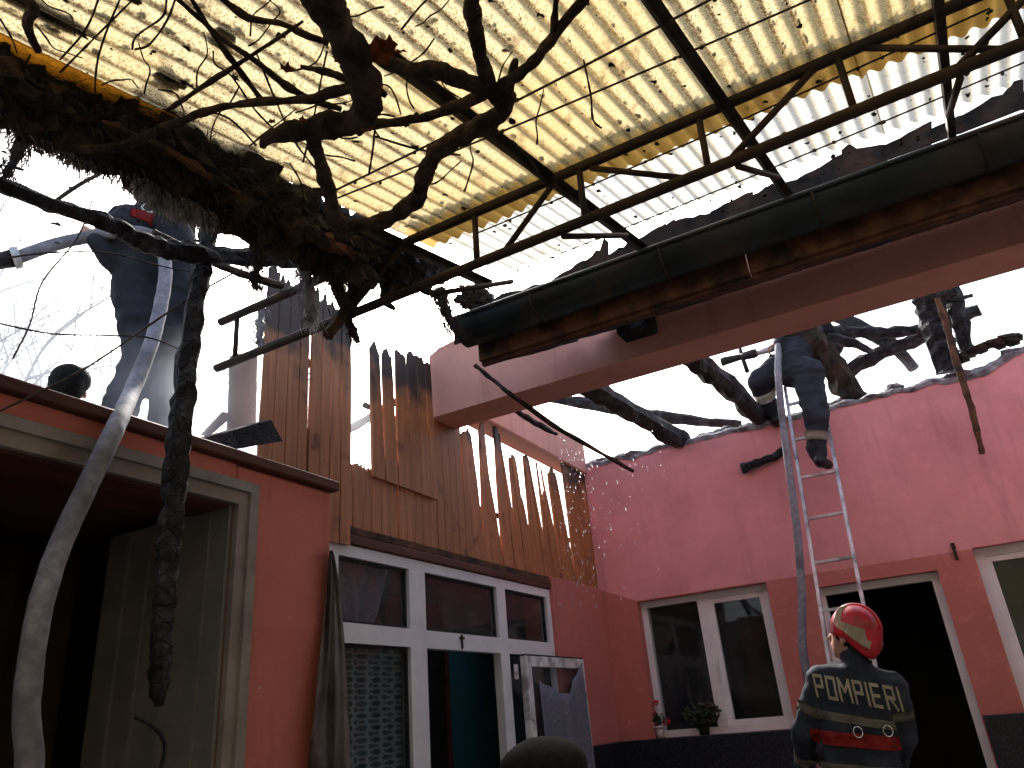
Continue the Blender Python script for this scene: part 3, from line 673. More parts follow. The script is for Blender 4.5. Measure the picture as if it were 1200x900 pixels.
# cross struts leaving the truss towards the eave
for (a, ya, b, yb) in (((692,197),2.30,(805,209),2.36),((660,277),2.31,(735,276),2.75),((865,195),2.31,(912,208),2.72),((1010,56),2.30,(1190,58),2.30),((1125,92),2.31,(1112,135),2.75),((505,345),2.31,(600,330),2.8)):
    obj('strut', tube(B(), [PY(a[0],a[1],ya), PY(b[0],b[1],yb)], .012, 8), M['rust'], tr, smooth=True)
# ================================================================ wires under the canopy
for (a, b, r, lab) in (((393,223),(860,-15),.0045,'rusty support wire under the canopy nearest the vine'),((396,232),(985,-16),.004,'thin support wire stretched just beyond the first under the canopy'),((560,273),(1160,10),.004,'wire following the ragged edge of the yellow sheets'),((570,332),(1260,48),.004,'wire with dried leaf bits under the clear sheets')):
    p, q = PC(a[0],a[1],.05), PC(b[0],b[1],.05)
    bm = B(); tube(bm, [p+(q-p)*t/10+Vector((0,0,-.012*math.sin(math.pi*t/10))) for t in range(11)], r, 5)
    for k in range(7):
        t = random.random(); c = p+(q-p)*t
        ball(bm, c+Vector((0,0,-.01)), (.008,.006,.01), 1, .5)
    obj('canopy_wire', bm, M['wire'], label=lab, cat='wire', smooth=True)
def wirepx(pts, r, lab, X=None, name='loose_wire'):
    P = [PX(u, v, X) for u, v in pts]
    obj(name, tube(B(), P, r, 5, 6, .2), M['wire'], smooth=True, label=lab, cat='wire')
wirepx([(-10,486),(85,440),(145,402),(200,364),(270,322),(350,285),(425,248)], .004, 'barbed rusty wire rising from the coral wall across the firefighter', -2.2)
wirepx([(-10,377),(60,391),(125,393),(180,397),(232,420)], .003, 'thin slack wire across the firefighter\'s trouser legs', -2.25)
wirepx([(-10,305),(60,296),(130,297),(190,312),(235,320)], .003, 'thin slack wire along the held hose', -2.25)
wirepx([(52,245),(95,215),(145,190)], .008, 'short stiff rod poking down from the burnt eave lumps', -2.2, 'stiff_rod')
wirepx([(15,420),(35,380),(50,330),(90,280),(108,235)], .003, 'drooping dead tendril beside the held hose', -2.3)
# ================================================================ grape vine
random.seed(17)
vine = thing('grape_vine', 'thick gnarled leafless grape vine climbing under the corrugated canopy', 'vine', PZ(380,0,1.5))
def limb(name, pts, zrel, sub=9, rough=.34, nsc=22, seg=14):
    P = []; Rr = []
    for i, q in enumerate(pts):
        z = zrel if not hasattr(zrel, '__len__') else zrel[0]+(zrel[1]-zrel[0])*i/(len(pts)-1)
        p = PZ(q[0], q[1], z); P.append(p); Rr.append(rpx(q[2]*(1.10 if q[2] > 1.5 else 1), p))
    return obj(name, tube(B(), P, Rr, seg, sub, rough, nsc), M['bark'], vine, smooth=True)
limb('trunk', [(358,-60,19),(375,-15,19),(393,28,18),(418,75,17),(431,105,16),(430,128,14),(424,142,9)], (1.42,1.50), 8)
limb('limb', [(432,122,10),(412,142,12),(385,147,13),(352,152,12),(325,158,9),(312,165,6),(308,171,4)], 1.50, 8)
limb('limb', [(362,152,8),(372,178,8),(380,205,7),(388,235,8),(394,258,9),(404,272,6)], (1.50,1.60), 8)
limb('limb', [(392,266,7),(430,263,8),(465,252,8),(490,228,9),(500,200,9),(513,178,9),(545,157,10),(575,140,10),(592,126,9),(597,110,6)], (1.60,1.58), 8)
limb('limb', [(590,130,8),(577,108,8),(566,75,7),(560,45,8),(553,10,8),(556,-30,8)], (1.58,1.55), 8)
limb('limb', [(425,60,5),(452,72,7),(475,80,8),(510,83,9),(540,93,9),(565,103,7),(580,110,5)], (1.49,1.57), 8)
limb('branch', [(420,158,2),(432,148,5),(470,142,5),(505,135,5),(545,120,6),(585,102,6),(620,78,6),(645,47,6),(690,-8,5)], 1.56, 6)
limb('branch', [(648,42,4),(650,20,4),(653,-12,4)], 1.56)
limb('branch', [(592,118,5),(598,95,5),(604,70,3)], 1.58)
limb('branch', [(425,102,5),(395,107,6),(362,116,5),(300,120,4),(250,128,4),(190,150,4),(140,172,5),(80,172,5),(20,163,4)], (1.50,1.62), 6)
limb('branch', [(200,-8,3),(232,20,3),(262,47,3),(300,72,3),(335,100,4),(368,118,4),(400,128,3)], 1.6)
limb('branch', [(255,-6,3),(290,20,4),(330,28,3),(360,42,4),(385,50,5)], 1.55)
limb('branch', [(220,-8,3),(250,40,3),(275,75,3),(305,115,3)], 1.62)
limb('branch', [(355,25,2),(330,42,2),(290,68,2),(240,100,3),(195,130,2)], 1.62)
limb('branch', [(432,105,4),(412,95,4),(385,85,4),(352,78,3)], 1.52)
limb('branch', [(432,105,4),(446,108,5),(452,112,3)], 1.50)
limb('branch', [(45,60,4),(32,30,5),(38,8,7),(20,-8,4)], 1.62)
for pts in ([(115,0),(100,35),(70,70)],[(140,0),(120,50),(112,90),(112,150)],[(155,0),(125,30),(95,60),(70,85)],[(195,0),(190,20),(160,42),(155,58)],[(205,0),(195,25),(175,52),(158,58)],[(250,60),(252,75),(272,90),(300,130),(330,160)],[(383,60),(375,100),(365,150),(355,190)],[(440,140),(437,175),(432,205)],[(0,22),(14,45),(20,62)],[(300,60),(320,110),(345,165),(372,200)],[(470,35),(490,10),(500,0)],[(440,160),(490,175),(540,182)],[(684,70),(692,110),(695,140),(705,150)],[(600,165),(620,185),(640,215)],[(240,130),(270,140),(300,170)]):
    limb('tendril', [(u, v, 1.3) for u, v in pts], 1.66, 5, .3, 40, 5)
rt = random.Random(77)
for i in range(34):                                          # fine twigs
    u, v = rt.uniform(30,640), rt.uniform(-5,230); an = rt.uniform(0,6.28); pts = [(u, v, 1.2)]
    if v > 60+.42*u: continue
    for k in range(4): an += rt.gauss(0,.35); u += rt.uniform(9,24)*math.cos(an); v += rt.uniform(9,24)*math.sin(an); pts.append((u, v, 1.2-.15*k))
    limb('twig', pts, rt.uniform(1.56,1.68), 4, .3, 40, 5)
# dried leaves still hanging in the vine
def leafmesh(c, s, seed):
    rnd = random.Random(seed); bm = B(); n = 11; ct = bm.verts.new(c); vs_ = []
    ax = Vector((rnd.uniform(-1,1), rnd.uniform(-1,1), rnd.uniform(-.4,.4))).normalized(); ay = ax.cross(Vector((rnd.uniform(-.5,.5), rnd.uniform(-.3,.3), 1))).normalized(); az = ax.cross(ay)
    for i in range(n):
        a_ = 2*math.pi*i/n; rr = s*(.65+.5*(i % 2)+.2*rnd.random())
        vs_.append(bm.verts.new(c+ax*rr*math.cos(a_)+ay*rr*.8*math.sin(a_)+az*s*rnd.uniform(-.35,.35)))
    for i in range(n): bm.faces.new((ct, vs_[i], vs_[(i+1)%n]))
    bmesh.ops.solidify(bm, geom=bm.faces[:], thickness=.0015); return bm
for i, (u, v, px) in enumerate(((445,60,20),(335,80,10),(397,70,7),(432,138,9),(318,142,5),(470,60,7),(430,150,8),(355,140,5),(455,55,12))):
    p = PZ(u, v, 1.47); obj('dry_leaf', leafmesh(p, rpx(px, p), i), M['leaf'], vine, kind=None)
# ================================================================ burnt left edge of the canopy
XE = -1.80
def stick(name, pts, X, px, mat, lab, rough=.4, cat='timber', seg=7, sub=7, nsc=14):
    P = [PX(q[0], q[1], X if len(q) < 4 else q[3]) for q in pts]
    Rr = [rpx(q[2], p) for q, p in zip(pts, P)]
    return obj(name, tube(B(), P, Rr, seg, sub, rough, nsc), mat, label=lab, cat=cat)
stick('charred_purlin', [(-40,58,24),(60,112,24),(150,150,26),(240,192,28),(330,238,26),(410,280,24),(470,312,18),(520,322,10)], XE, 0, M['char'], 'thick charred purlin along the burnt edge of the canopy', .6, seg=16, sub=14, nsc=24)
stick('charred_purlin', [(-40,95,20),(60,150,20),(170,196,22),(260,235,22),(340,278,20),(420,322,13)], XE-.12, 0, M['charbrown'], 'second charred purlin just below the first, lumped with burnt fibre', .6, seg=14, sub=14, nsc=24)
stick('scorched_board', [(120,142,4),(200,180,6),(280,226,4)], XE+.09, 0, M['scorched'], 'orange scorched strip of wood along the upper burnt purlin', .8, seg=7, nsc=30)
stick('scorched_board', [(345,262,5),(385,285,9),(430,306,4)], XE+.10, 0, M['scorched'], 'orange scorched stub of wood at the foot of the vine', .8, seg=7, nsc=30)
stick('charred_pole', [(-20,208,9),(60,240,9),(130,263,10),(170,285,12),(230,297,12),(300,302,11),(352,305,10)], -2.12, 0, M['char'], 'long charred pole lying across in front of the roof firefighter', .35, nsc=40)
stick('charred_pole', [(180,272,4),(260,312,5),(330,335,5)], -2.4, 0, M['charbrown'], 'thin dark lath under the long charred pole', .3)
stick('charred_pole', [(247,252,9),(240,300,10),(232,340,11),(219,430,13),(212,500,14),(204,580,14),(197,660,13),(190,740,13),(187,800,11),(186,828,5)], -2.18, 0, M['char'], 'long charred pole hanging down in front of the dark opening', .35, nsc=30)
stick('charred_pole', [(385,392,7),(400,372,8),(425,325,9),(440,300,8)], -1.95, 0, M['charbrown'], 'leaning sooty prop under the burnt canopy edge', .35)
stick('charred_stub', [(452,300,10),(453,335,9),(452,352,5),(462,362,3)], -1.86, 0, M['char'], 'short black stub hanging under the truss below the vine', .5)
stick('charred_lath', [(478,318,5),(500,340,5),(515,348,4)], -1.8, 0, M['char'], 'thin black lath end beside the hanging stub', .4)
# burnt fibre insulation
random.seed(41)
along = (PX(330,250,XE)-PX(60,112,XE)).normalized()
def fibre(u, v, lx, lz, X, cnt, lab, mats='fibre', droop=.5, core=True):
    c = PX(u, v, X); rx, rz = rpx(lx, c), rpx(lz, c)
    t = thing('burnt_insulation', lab, 'insulation', c, 'burnt insulation lumps along the canopy edge')
    if core:
        Q = Matrix.Rotation(0, 3, 'X'); bm = B()
        ax = along; az = Vector((0,0,1)) - ax*ax.z; az.normalize(); ay = az.cross(ax)
        Mx = Matrix((ax, ay, az)).transposed()
        ball(bm, c, (rx*.85, rz*.7, rz*.72), 4, .75, 7, Mx); obj('core', bm, M['fibre'], t)
    bm = B(); rnd = random
    for i in range(cnt):
        a_ = rnd.uniform(0, 2*math.pi); q = c + along*rnd.gauss(0, .48)*rx + Vector((0,0,1))*rz*.62*math.sin(a_)*rnd.uniform(.5,1) + Vector((-.6,.5,0)).normalized()*rz*.6*math.cos(a_)
        d = (along*rnd.gauss(0, .8) + Vector((rnd.gauss(0,.5), rnd.gauss(0,.5), rnd.gauss(-droop,.5)))).normalized()
        ln = rz*rnd.uniform(.25,.85); w_ = rnd.uniform(.0012,.0035); s = d.orthogonal().normalized()*w_; s2 = d.cross(s.normalized())*w_
        m_ = q + d*ln*.55 + Vector((rnd.gauss(0,.12), rnd.gauss(0,.12), rnd.gauss(0,.12)))*ln; e = m_ + (d+Vector((0,0,-.5*droop)))*ln*.45
        A = [bm.verts.new(q+s), bm.verts.new(q-s), bm.verts.new(q+s2)]; Bv = [bm.verts.new(m_+s*.7), bm.verts.new(m_-s*.7), bm.verts.new(m_+s2*.7)]; E_ = bm.verts.new(e)
        for k in range(3):
            bm.faces.new((A[k], A[(k+1)%3], Bv[(k+1)%3], Bv[k])); bm.faces.new((Bv[k], Bv[(k+1)%3], E_))
    f = obj('fibres', bm, M[mats], t, kind='stuff')
    return t
def tail(pts, X, cnt, lab, mat='fibre'):
    """hanging strip of fibres following a pixel path"""
    P = [PX(q[0], q[1], X) for q in pts]; Rr = [rpx(q[2], p) for q, p in zip(pts, P)]; C = catmull(P, 6); bm = B()
    tube(bm, P, [r*.55 for r in Rr], 7, 6, .8, 30)
    for i in range(cnt):
        k = random.randrange(len(C)-1); r = Rr[min(k//6, len(Rr)-1)]
        q = C[k] + Vector((random.gauss(0,.5), random.gauss(0,.5), random.gauss(0,.3)))*r
        d = (C[k+1]-C[k]).normalized()*1.0 + Vector((random.gauss(0,.55), random.gauss(0,.55), -.4)); d.normalize(); ln = r*random.uniform(.8,2.4)
        w_ = random.uniform(.001,.003); s = d.orthogonal().normalized()*w_
        bm.faces.new((bm.verts.new(q+s), bm.verts.new(q-s), bm.verts.new(q+d*ln)))
    return obj('insulation_strip', bm, M[mat], label=lab, cat='insulation', recalc=False)
for a in ((10,102,62,58,-1.86,1500,'black fibre lump at the outer end of the burnt purlins'),
          (62,128,66,58,-1.86,1800,'shaggy black fibre lump above the end of the held hose'),
          (125,150,64,54,-1.85,1600,'shaggy brown-black fibre lump above the firefighter\'s raised arm'),
          (195,178,80,68,-1.84,2200,'big ragged fibre lump hiding the roof firefighter\'s head'),
          (268,214,68,60,-1.83,1800,'dark fibre lump hanging right of the roof firefighter'),
          (325,252,62,54,-1.82,1500,'dark fibre lump under the foot of the vine limb'),
          (395,292,56,48,-1.82,1400,'black fibre lump where the vine limb meets the burnt purlin'),
          (462,318,50,26,-1.9,900,'sooty fibre lump on the truss below the vine'),
          (560,352,36,20,-2.0,700,'sooty fibre lump at the broken gutter end')):
    fibre(*a)
fibre(195,232,46,20,-1.86,900,'frosted pale ash fibres dripping beside the roof firefighter', 'ash', 1.6, False)
fibre(228,248,32,18,-1.86,600,'frosted pale ash fibres above the hanging charred pole', 'ash', 1.4, False)
fibre(85,180,44,18,-1.88,350,'thin pale ash fibres under the outer fibre lumps', 'ash', 1.2, False)
for a in (([(298,252,10),(302,285,11),(300,318,9),(298,338,5)],-1.98,420,'brown fibre strip hanging over the long charred pole'),
          ([(348,285,12),(358,318,13),(362,350,10),(366,378,5)],-1.98,600,'pale shaggy fibre strip hanging in front of the tall boards','ash'),
          ([(372,290,13),(392,330,12),(405,365,9),(420,402,4)],-1.95,500,'long dark fibre strip hanging over the truss end'),
          ([(308,355,7),(304,385,7),(306,408,4)],-2.6,250,'short pale fibre strip clinging to the tall boards','ash'),
          ([(512,338,12),(522,362,11),(530,385,6)],-1.95,450,'dark fibre strip hanging beside the broken gutter end'),
          ([(572,345,12),(580,372,12),(566,392,6)],-2.0,400,'greyish fibre strip draped on the broken gutter end','ash'),
          ([(30,95,16),(28,130,15),(24,175,10),(5,205,6)],-2.1,600,'black fibre strip drooping at the outer end of the purlins')):
    tail(*a)
# ================================================================ charred joists left between beam and house
def timber(name, pts, px, mat, lab, rough=.3, seg=8, nsc=12, sub=7):
    P = [PY(u, v, y) for u, v, y in pts]; px = px if hasattr(px, '__len__') else [px]*len(P)
    Rr = [rpx(a, p) for a, p in zip(px, P)]
    return obj(name, tube(B(), P, Rr, seg, sub, rough, nsc), mat, label=lab, cat='timber')
timber('charred_joist', [(800,517,7.16),(745,486,5.8),(688,452,4.82),(664,438,4.6)], [12,12,13,14], M['char'], 'charred ceiling joist nearest the boarded wing, resting on the pink wall')
timber('charred_joist', [(893,492,7.16),(855,455,5.9),(812,421,4.85),(790,405,4.6)], [12,12,13,13], M['char'], 'charred ceiling joist just left of the ladder top')
timber('charred_joist', [(1003,469,7.15),(972,425,7.0),(945,392,6.9),(918,350,6.8)], [14,16,17,17], M['charbrown'], 'thick brown-black rafter beside the ladder firefighter')
timber('charred_joist', [(1112,436,7.14),(1098,385,7.05),(1088,345,6.95),(1080,310,6.85)], [15,16,17,17], M['char'], 'thick charred upright rafter with splintered face on the pink wall')
timber('charred_joist', [(1136,420,7.3),(1124,375,7.2),(1114,340,7.15),(1106,300,7.1)], [7,9,10,10], M['char'], 'thinner charred rafter just behind the splintered upright one')
timber('fallen_rafter', [(622,462,8.4),(690,474,8.4),(760,486,8.4),(825,494,8.4),(868,497,8.4)], [7,7,7,6,5], M['char'], 'smoky fallen rafter seen beyond the left joists', .25)
timber('fallen_rafter', [(975,450,7.7),(1020,420,7.7),(1075,398,7.7),(1110,378,7.6),(1148,362,7.55)], [8,8,8,9,8], M['char'], 'curved charred rafter sweeping up behind the splintered upright', .3)
timber('fallen_rafter', [(960,360,7.9),(1010,385,7.9),(1045,405,7.9),(1072,432,7.9)], [8,8,8,6], M['char'], 'charred rafter crossing diagonally behind the curved one', .3)
timber('fallen_rafter', [(935,385,7.6),(985,390,7.6),(1040,390,7.6),(1095,384,7.6)], [8,8,7,6], M['char'], 'level charred batten tying the crossed rafters together', .35)
timber('charred_splinter', [(970,395,7.4),(1000,403,7.4),(1022,412,7.4)], [5,6,2], M['char'], 'pointed black splinter under the level charred batten', .5)
timber('charred_splinter', [(1108,352,7.0),(1125,350,7.0),(1140,346,7.0)], [3,3,2], M['char'], 'thin dark sliver sticking out of the splintered rafter', .5)
timber('charred_splinter', [(870,549,6.95),(885,544,6.93),(905,536,6.95),(922,525,6.99)], [6,5,4,4], M['char'], 'charred stick jutting out of the pink wall beside the hose', .4)
timber('scorched_strip', [(1098,350,6.75),(1108,378,6.75),(1120,420,6.75),(1138,478,6.78),(1151,532,6.8)], [3,4,4,4,3], M['scorched'], 'rusty brown strip hanging down the pink wall from the splintered rafter', .3)
random.seed(9)
bm = B()
for i in range(16):
    p = PY(1098+random.uniform(-12,22), 352+random.uniform(-16,10), 6.9); d = Vector((random.gauss(.6,.5), random.gauss(0,.3), random.gauss(-.1,.3))).normalized()*random.uniform(.06,.18)
    tube(bm, [p-d*.5, p, p+d*.5], [.004,.009,.002], 4, 1)
obj('splinter_bundle', bm, M['charbrown'], label='bundle of splintered wood fibres on the upright rafter', cat='splinters')
# ================================================================ ladder
la = Vector((-.652, 6.607, 1.759)); lb = Vector((-.684, 6.273, .669)); ld = (lb-la)
foot = la + ld*((-H-la.z)/ld.z); topl = la - ld*.78
ladder = thing('aluminium_ladder', 'scuffed aluminium ladder leaning on the pink wall under the firefighter', 'ladder', W(foot))
hw = .148
for s in (-1, 1):
    o = Vector((s*hw, 0, 0)); dn = ld.normalized(); fw_ = Vector((0,.052,-.052*dn.y/dn.z)) if False else Vector((0, .05, .012)); sx = Vector((.013,0,0))
    a = W(foot)+o; b = W(topl)+o
    obj('rail', prism(B(), [a-sx-fw_*.5, a+sx-fw_*.5, a+sx+fw_*.5, a-sx+fw_*.5], b-a), M['alu'], ladder)
zz = foot.z+.22; k = 0
while True:
    c = foot + (topl-foot)*((zz-foot.z)/(topl.z-foot.z))
    if c.z > topl.z-.08: break
    bm = B(); bx0 = W(c); prism(bm, [bx0+Vector((-hw+.012,-.018,-.009)), bx0+Vector((-hw+.012,.018,-.009)), bx0+Vector((-hw+.012,.018,.012)), bx0+Vector((-hw+.012,-.018,.012))], (2*hw-.024,0,0))
    obj('rung', bm, M['alu'], ladder); zz += .3635
# ================================================================ hoses
hp = [(188,288,-3.12),(194,315,-3.02),(190,350,-2.95),(178,400,-2.85),(156,455,-2.70),(146,478,-2.52),(137,497,-2.37),(124,525,-2.31),(100,575,-2.29),(72,635,-2.25),(50,700,-2.20),(37,770,-2.17),(31,840,-2.14),(34,905,-2.12)]
P = [PX(u, v, X) for u, v, X in hp]
last = P[-1]; P += [Vector((last.x+.02, last.y+.02, last.z-.4)), Vector((last.x+.05, last.y+.04, .45)), Vector((last.x+.12, last.y+.1, .12)), Vector((last.x+.35, last.y+.2, .05)), Vector((last.x+1.2, last.y+.1, .047))]
hand_l = PX(97, 279, -3.42)
P = [PX(20,302,-3.5), PX(60,288,-3.46), hand_l, PX(140,272,-3.28), PX(172,274,-3.18)] + P
bm = tube(B(), P, [.033]*len(P), 12, 8, .05, 20)
hose1 = obj('fire_hose', bm, M['hose'], smooth=True, label='thick pale grey hose draped over the coral roof edge to the roof firefighter', cat='hose')
noz1 = thing('hose_nozzle', 'steel hose branch pipe pointed away by the roof firefighter', 'nozzle', PX(10,304,-3.5))
d = (PX(-80,322,-3.7)-PX(20,302,-3.5)); a0 = PX(24,301,-3.5)
obj('coupling', tube(B(), [a0, a0+d*.10], .055, 14), M['alu'], noz1, smooth=True)
obj('barrel', tube(B(), [a0+d*.10, a0+d*.45, a0+d*.9, a0+d*1.0], [.045,.036,.028,.038], 14), M['black'], noz1, smooth=True)
nh = PY(908, 408, 6.72)
P = [nh+Vector((.03,.0,.03)), PY(912,415,6.58), PY(912,440,6.50), PY(917,490,6.44), PY(926,560,6.38), PY(935,630,6.33), PY(940,700,6.27), PY(942,770,6.24)]
e = P[-1]; P += [Vector((e.x+.01,e.y-.02,e.z-.5)), Vector((e.x+.06,e.y-.06,.25)), Vector((e.x+.2,e.y-.2,.045)), Vector((e.x+.9,e.y-.5,.042))]
obj('fire_hose', tube(B(), P, [.030]*len(P), 12, 8, .05, 20), M['hose'], smooth=True, label='grey hose hanging down beside the ladder to the ladder firefighter', cat='hose')
noz2 = thing('hose_nozzle', 'black hand-line nozzle with handle held over the wall by the ladder firefighter', 'nozzle', nh)
q = PY(846, 424, 6.78); d = q-nh
obj('coupling', tube(B(), [nh+d*.0, nh+d*.35], .030, 12), M['alu'], noz2, smooth=True)
obj('valve_body', tube(B(), [nh+d*.33, nh+d*.40, nh+d*.62], [.038,.045,.036], 12), M['black'], noz2, smooth=True)
obj('nozzle_tip', tube(B(), [nh+d*.62, nh+d*.70, nh+d*.9, nh+d*1.0], [.028,.032,.04,.046], 14), M['black'], noz2, smooth=True)
obj('handle', tube(B(), [PY(866,404,6.75), PY(869,416,6.75), PY(876,436,6.75)], [.016,.02,.022], 8), M['black'], noz2, smooth=True)
# ================================================================ people
def capsule(bm, p, q, r1, r2, seg=14):
    p, q = Vector(p), Vector(q); d = q-p; L = d.length
    if L < 1e-5: return ball(bm, p, max(r1, r2), 2)
    t = d/L; pts = []; rad = []
    for a_ in (85, 60, 30): pts.append(p - t*r1*math.sin(math.radians(a_))); rad.append(r1*math.cos(math.radians(a_)))
    for k in range(5): pts.append(p+d*k/4); rad.append(r1+(r2-r1)*k/4)
    for a_ in (30, 60, 85): pts.append(q + t*r2*math.sin(math.radians(a_))); rad.append(r2*math.cos(math.radians(a_)))
    return tube(bm, pts, rad, seg)
class Person:
    def __init__(s, name, label, base, group=None):
        s.root = thing(name, label, 'person', base, group); s.pr = []
    def cap(s, p, q, r1, r2, mi=0): s.pr.append((Vector(p), Vector(q), r1, r2, mi)); return s
    def ell(s, c, r, mi=0): s.pr.append((Vector(c), r, None, None, mi)); return s
    def hand(s, wrist, d, nrm, mi=1, curl=.7):
        """palm, four unequal bent fingers and a thumb leaving the side of the palm"""
        d = Vector(d).normalized(); nrm = Vector(nrm); nrm = (nrm-d*nrm.dot(d)).normalized(); sd_ = d.cross(nrm); w_ = Vector(wrist)
        for k in (-1.2, 0, 1.2): s.cap(w_+d*.02+sd_*k*.016, w_+d*.085+sd_*k*.024, .019, .014, mi)
        for k, ln in ((-1.5,.062),(-.5,.076),(.5,.072),(1.5,.055)):
            a = w_+d*.092+sd_*k*.021; b = a+(d*(1-curl*.5)+nrm*curl*.6).normalized()*ln*.5; c = b+(d*(1-curl*1.3)+nrm*curl*1.2).normalized()*ln*.55
            s.cap(a, b, .0095, .009, mi); s.cap(b, c, .009, .0078, mi)
        a = w_+d*.03-sd_*.035; b = a+(d*.6-sd_*.7+nrm*.35).normalized()*.04; c = b+(d*.9+nrm*.7).normalized()*.035
        s.cap(a, b, .013, .011, mi); s.cap(b, c, .011, .009, mi)
    def build(s, mats, voxel=.010, fold=.008, cloth=(0,), seed=0):
        bm = B()
        for p, q, r1, r2, mi in s.pr:
            if r1 is None: ball(bm, p, q, 3)
            else: capsule(bm, p, q, r1, r2)
        me = bpy.data.meshes.new('tmp'); bm.to_mesh(me); bm.free(); o = bpy.data.objects.new('tmp', me); COL.objects.link(o)
        md = o.modifiers.new('r', 'REMESH'); md.mode = 'VOXEL'; md.voxel_size = voxel
        sm = o.modifiers.new('s', 'SMOOTH'); sm.iterations = 4; sm.factor = .5
        dg = bpy.context.evaluated_depsgraph_get(); m2 = bpy.data.meshes.new_from_object(o.evaluated_get(dg)); bpy.data.objects.remove(o)
        bm = B(); bm.from_mesh(m2); bpy.data.meshes.remove(m2); bmesh.ops.recalc_face_normals(bm, faces=bm.faces[:]); bm.normal_update()
        def near(c):
            best = 9; bi = 0
            for p, q, r1, r2, mi in s.pr:
                if r1 is None:
                    v = c-p; dd = math.sqrt((v.x/q[0])**2+(v.y/q[1])**2+(v.z/q[2])**2)-1; dd *= min(q)
                else:
                    d = q-p; t = max(0, min(1, (c-p).dot(d)/max(d.length_squared, 1e-9))); dd = (c-p-d*t).length-(r1+(r2-r1)*t)
                if dd < best: best, bi = dd, mi
            return bi
        for f in bm.faces: f.material_index = near(f.calc_center_median()); f.smooth = True
        if fold:
            sh = Vector((seed*3.1, seed, 0)); mv = []
            for v in bm.verts:
                if v.link_faces and v.link_faces[0].material_index in cloth:
                    c = v.co; k = noise.noise(Vector((c.x*7, c.y*7, c.z*16))+sh)+.6*noise.noise(Vector((c.x*16+c.z*9, c.y*16, c.z*20))+sh)
                    mv.append((v, v.normal*fold*k))
            for v, d in mv: v.co += d
        s.bvh = BVHTree.FromBMesh(bm)
        return obj('body', bm, mats, s.root, recalc=False)
    def band(s, p, q, t0, t1, r, mat, name='reflective_band'):
        """a reflective band wrapped round a limb, laid on the cloth"""
        p, q = Vector(p), Vector(q); d = q-p; tt = d.normalized(); a = tt.orthogonal().normalized(); b = tt.cross(a); bm = B(); rings = []
        for t in (t0, (t0+t1)/2, t1):
            ring = []
            for k in range(28):
                an = 2*math.pi*k/28; dr_ = a*math.cos(an)+b*math.sin(an); c = p+d*t
                h = s.bvh.ray_cast(c+dr_*(r*2.2), -dr_, r*2.2)
                rr = (h[0]-c).length if h[0] is not None else r
                rr = min(max(rr, r*.55), r*1.5)
                ring.append(bm.verts.new(c+dr_*(rr+.005)))
            rings.append(ring)
        for i in range(2):
            for k in range(28): bm.faces.new((rings[i][k], rings[i][(k+1)%28], rings[i+1][(k+1)%28], rings[i+1][k]))
        bmesh.ops.solidify(bm, geom=bm.faces[:], thickness=-.002)
        return obj(name, bm, mat, s.root, smooth=True)
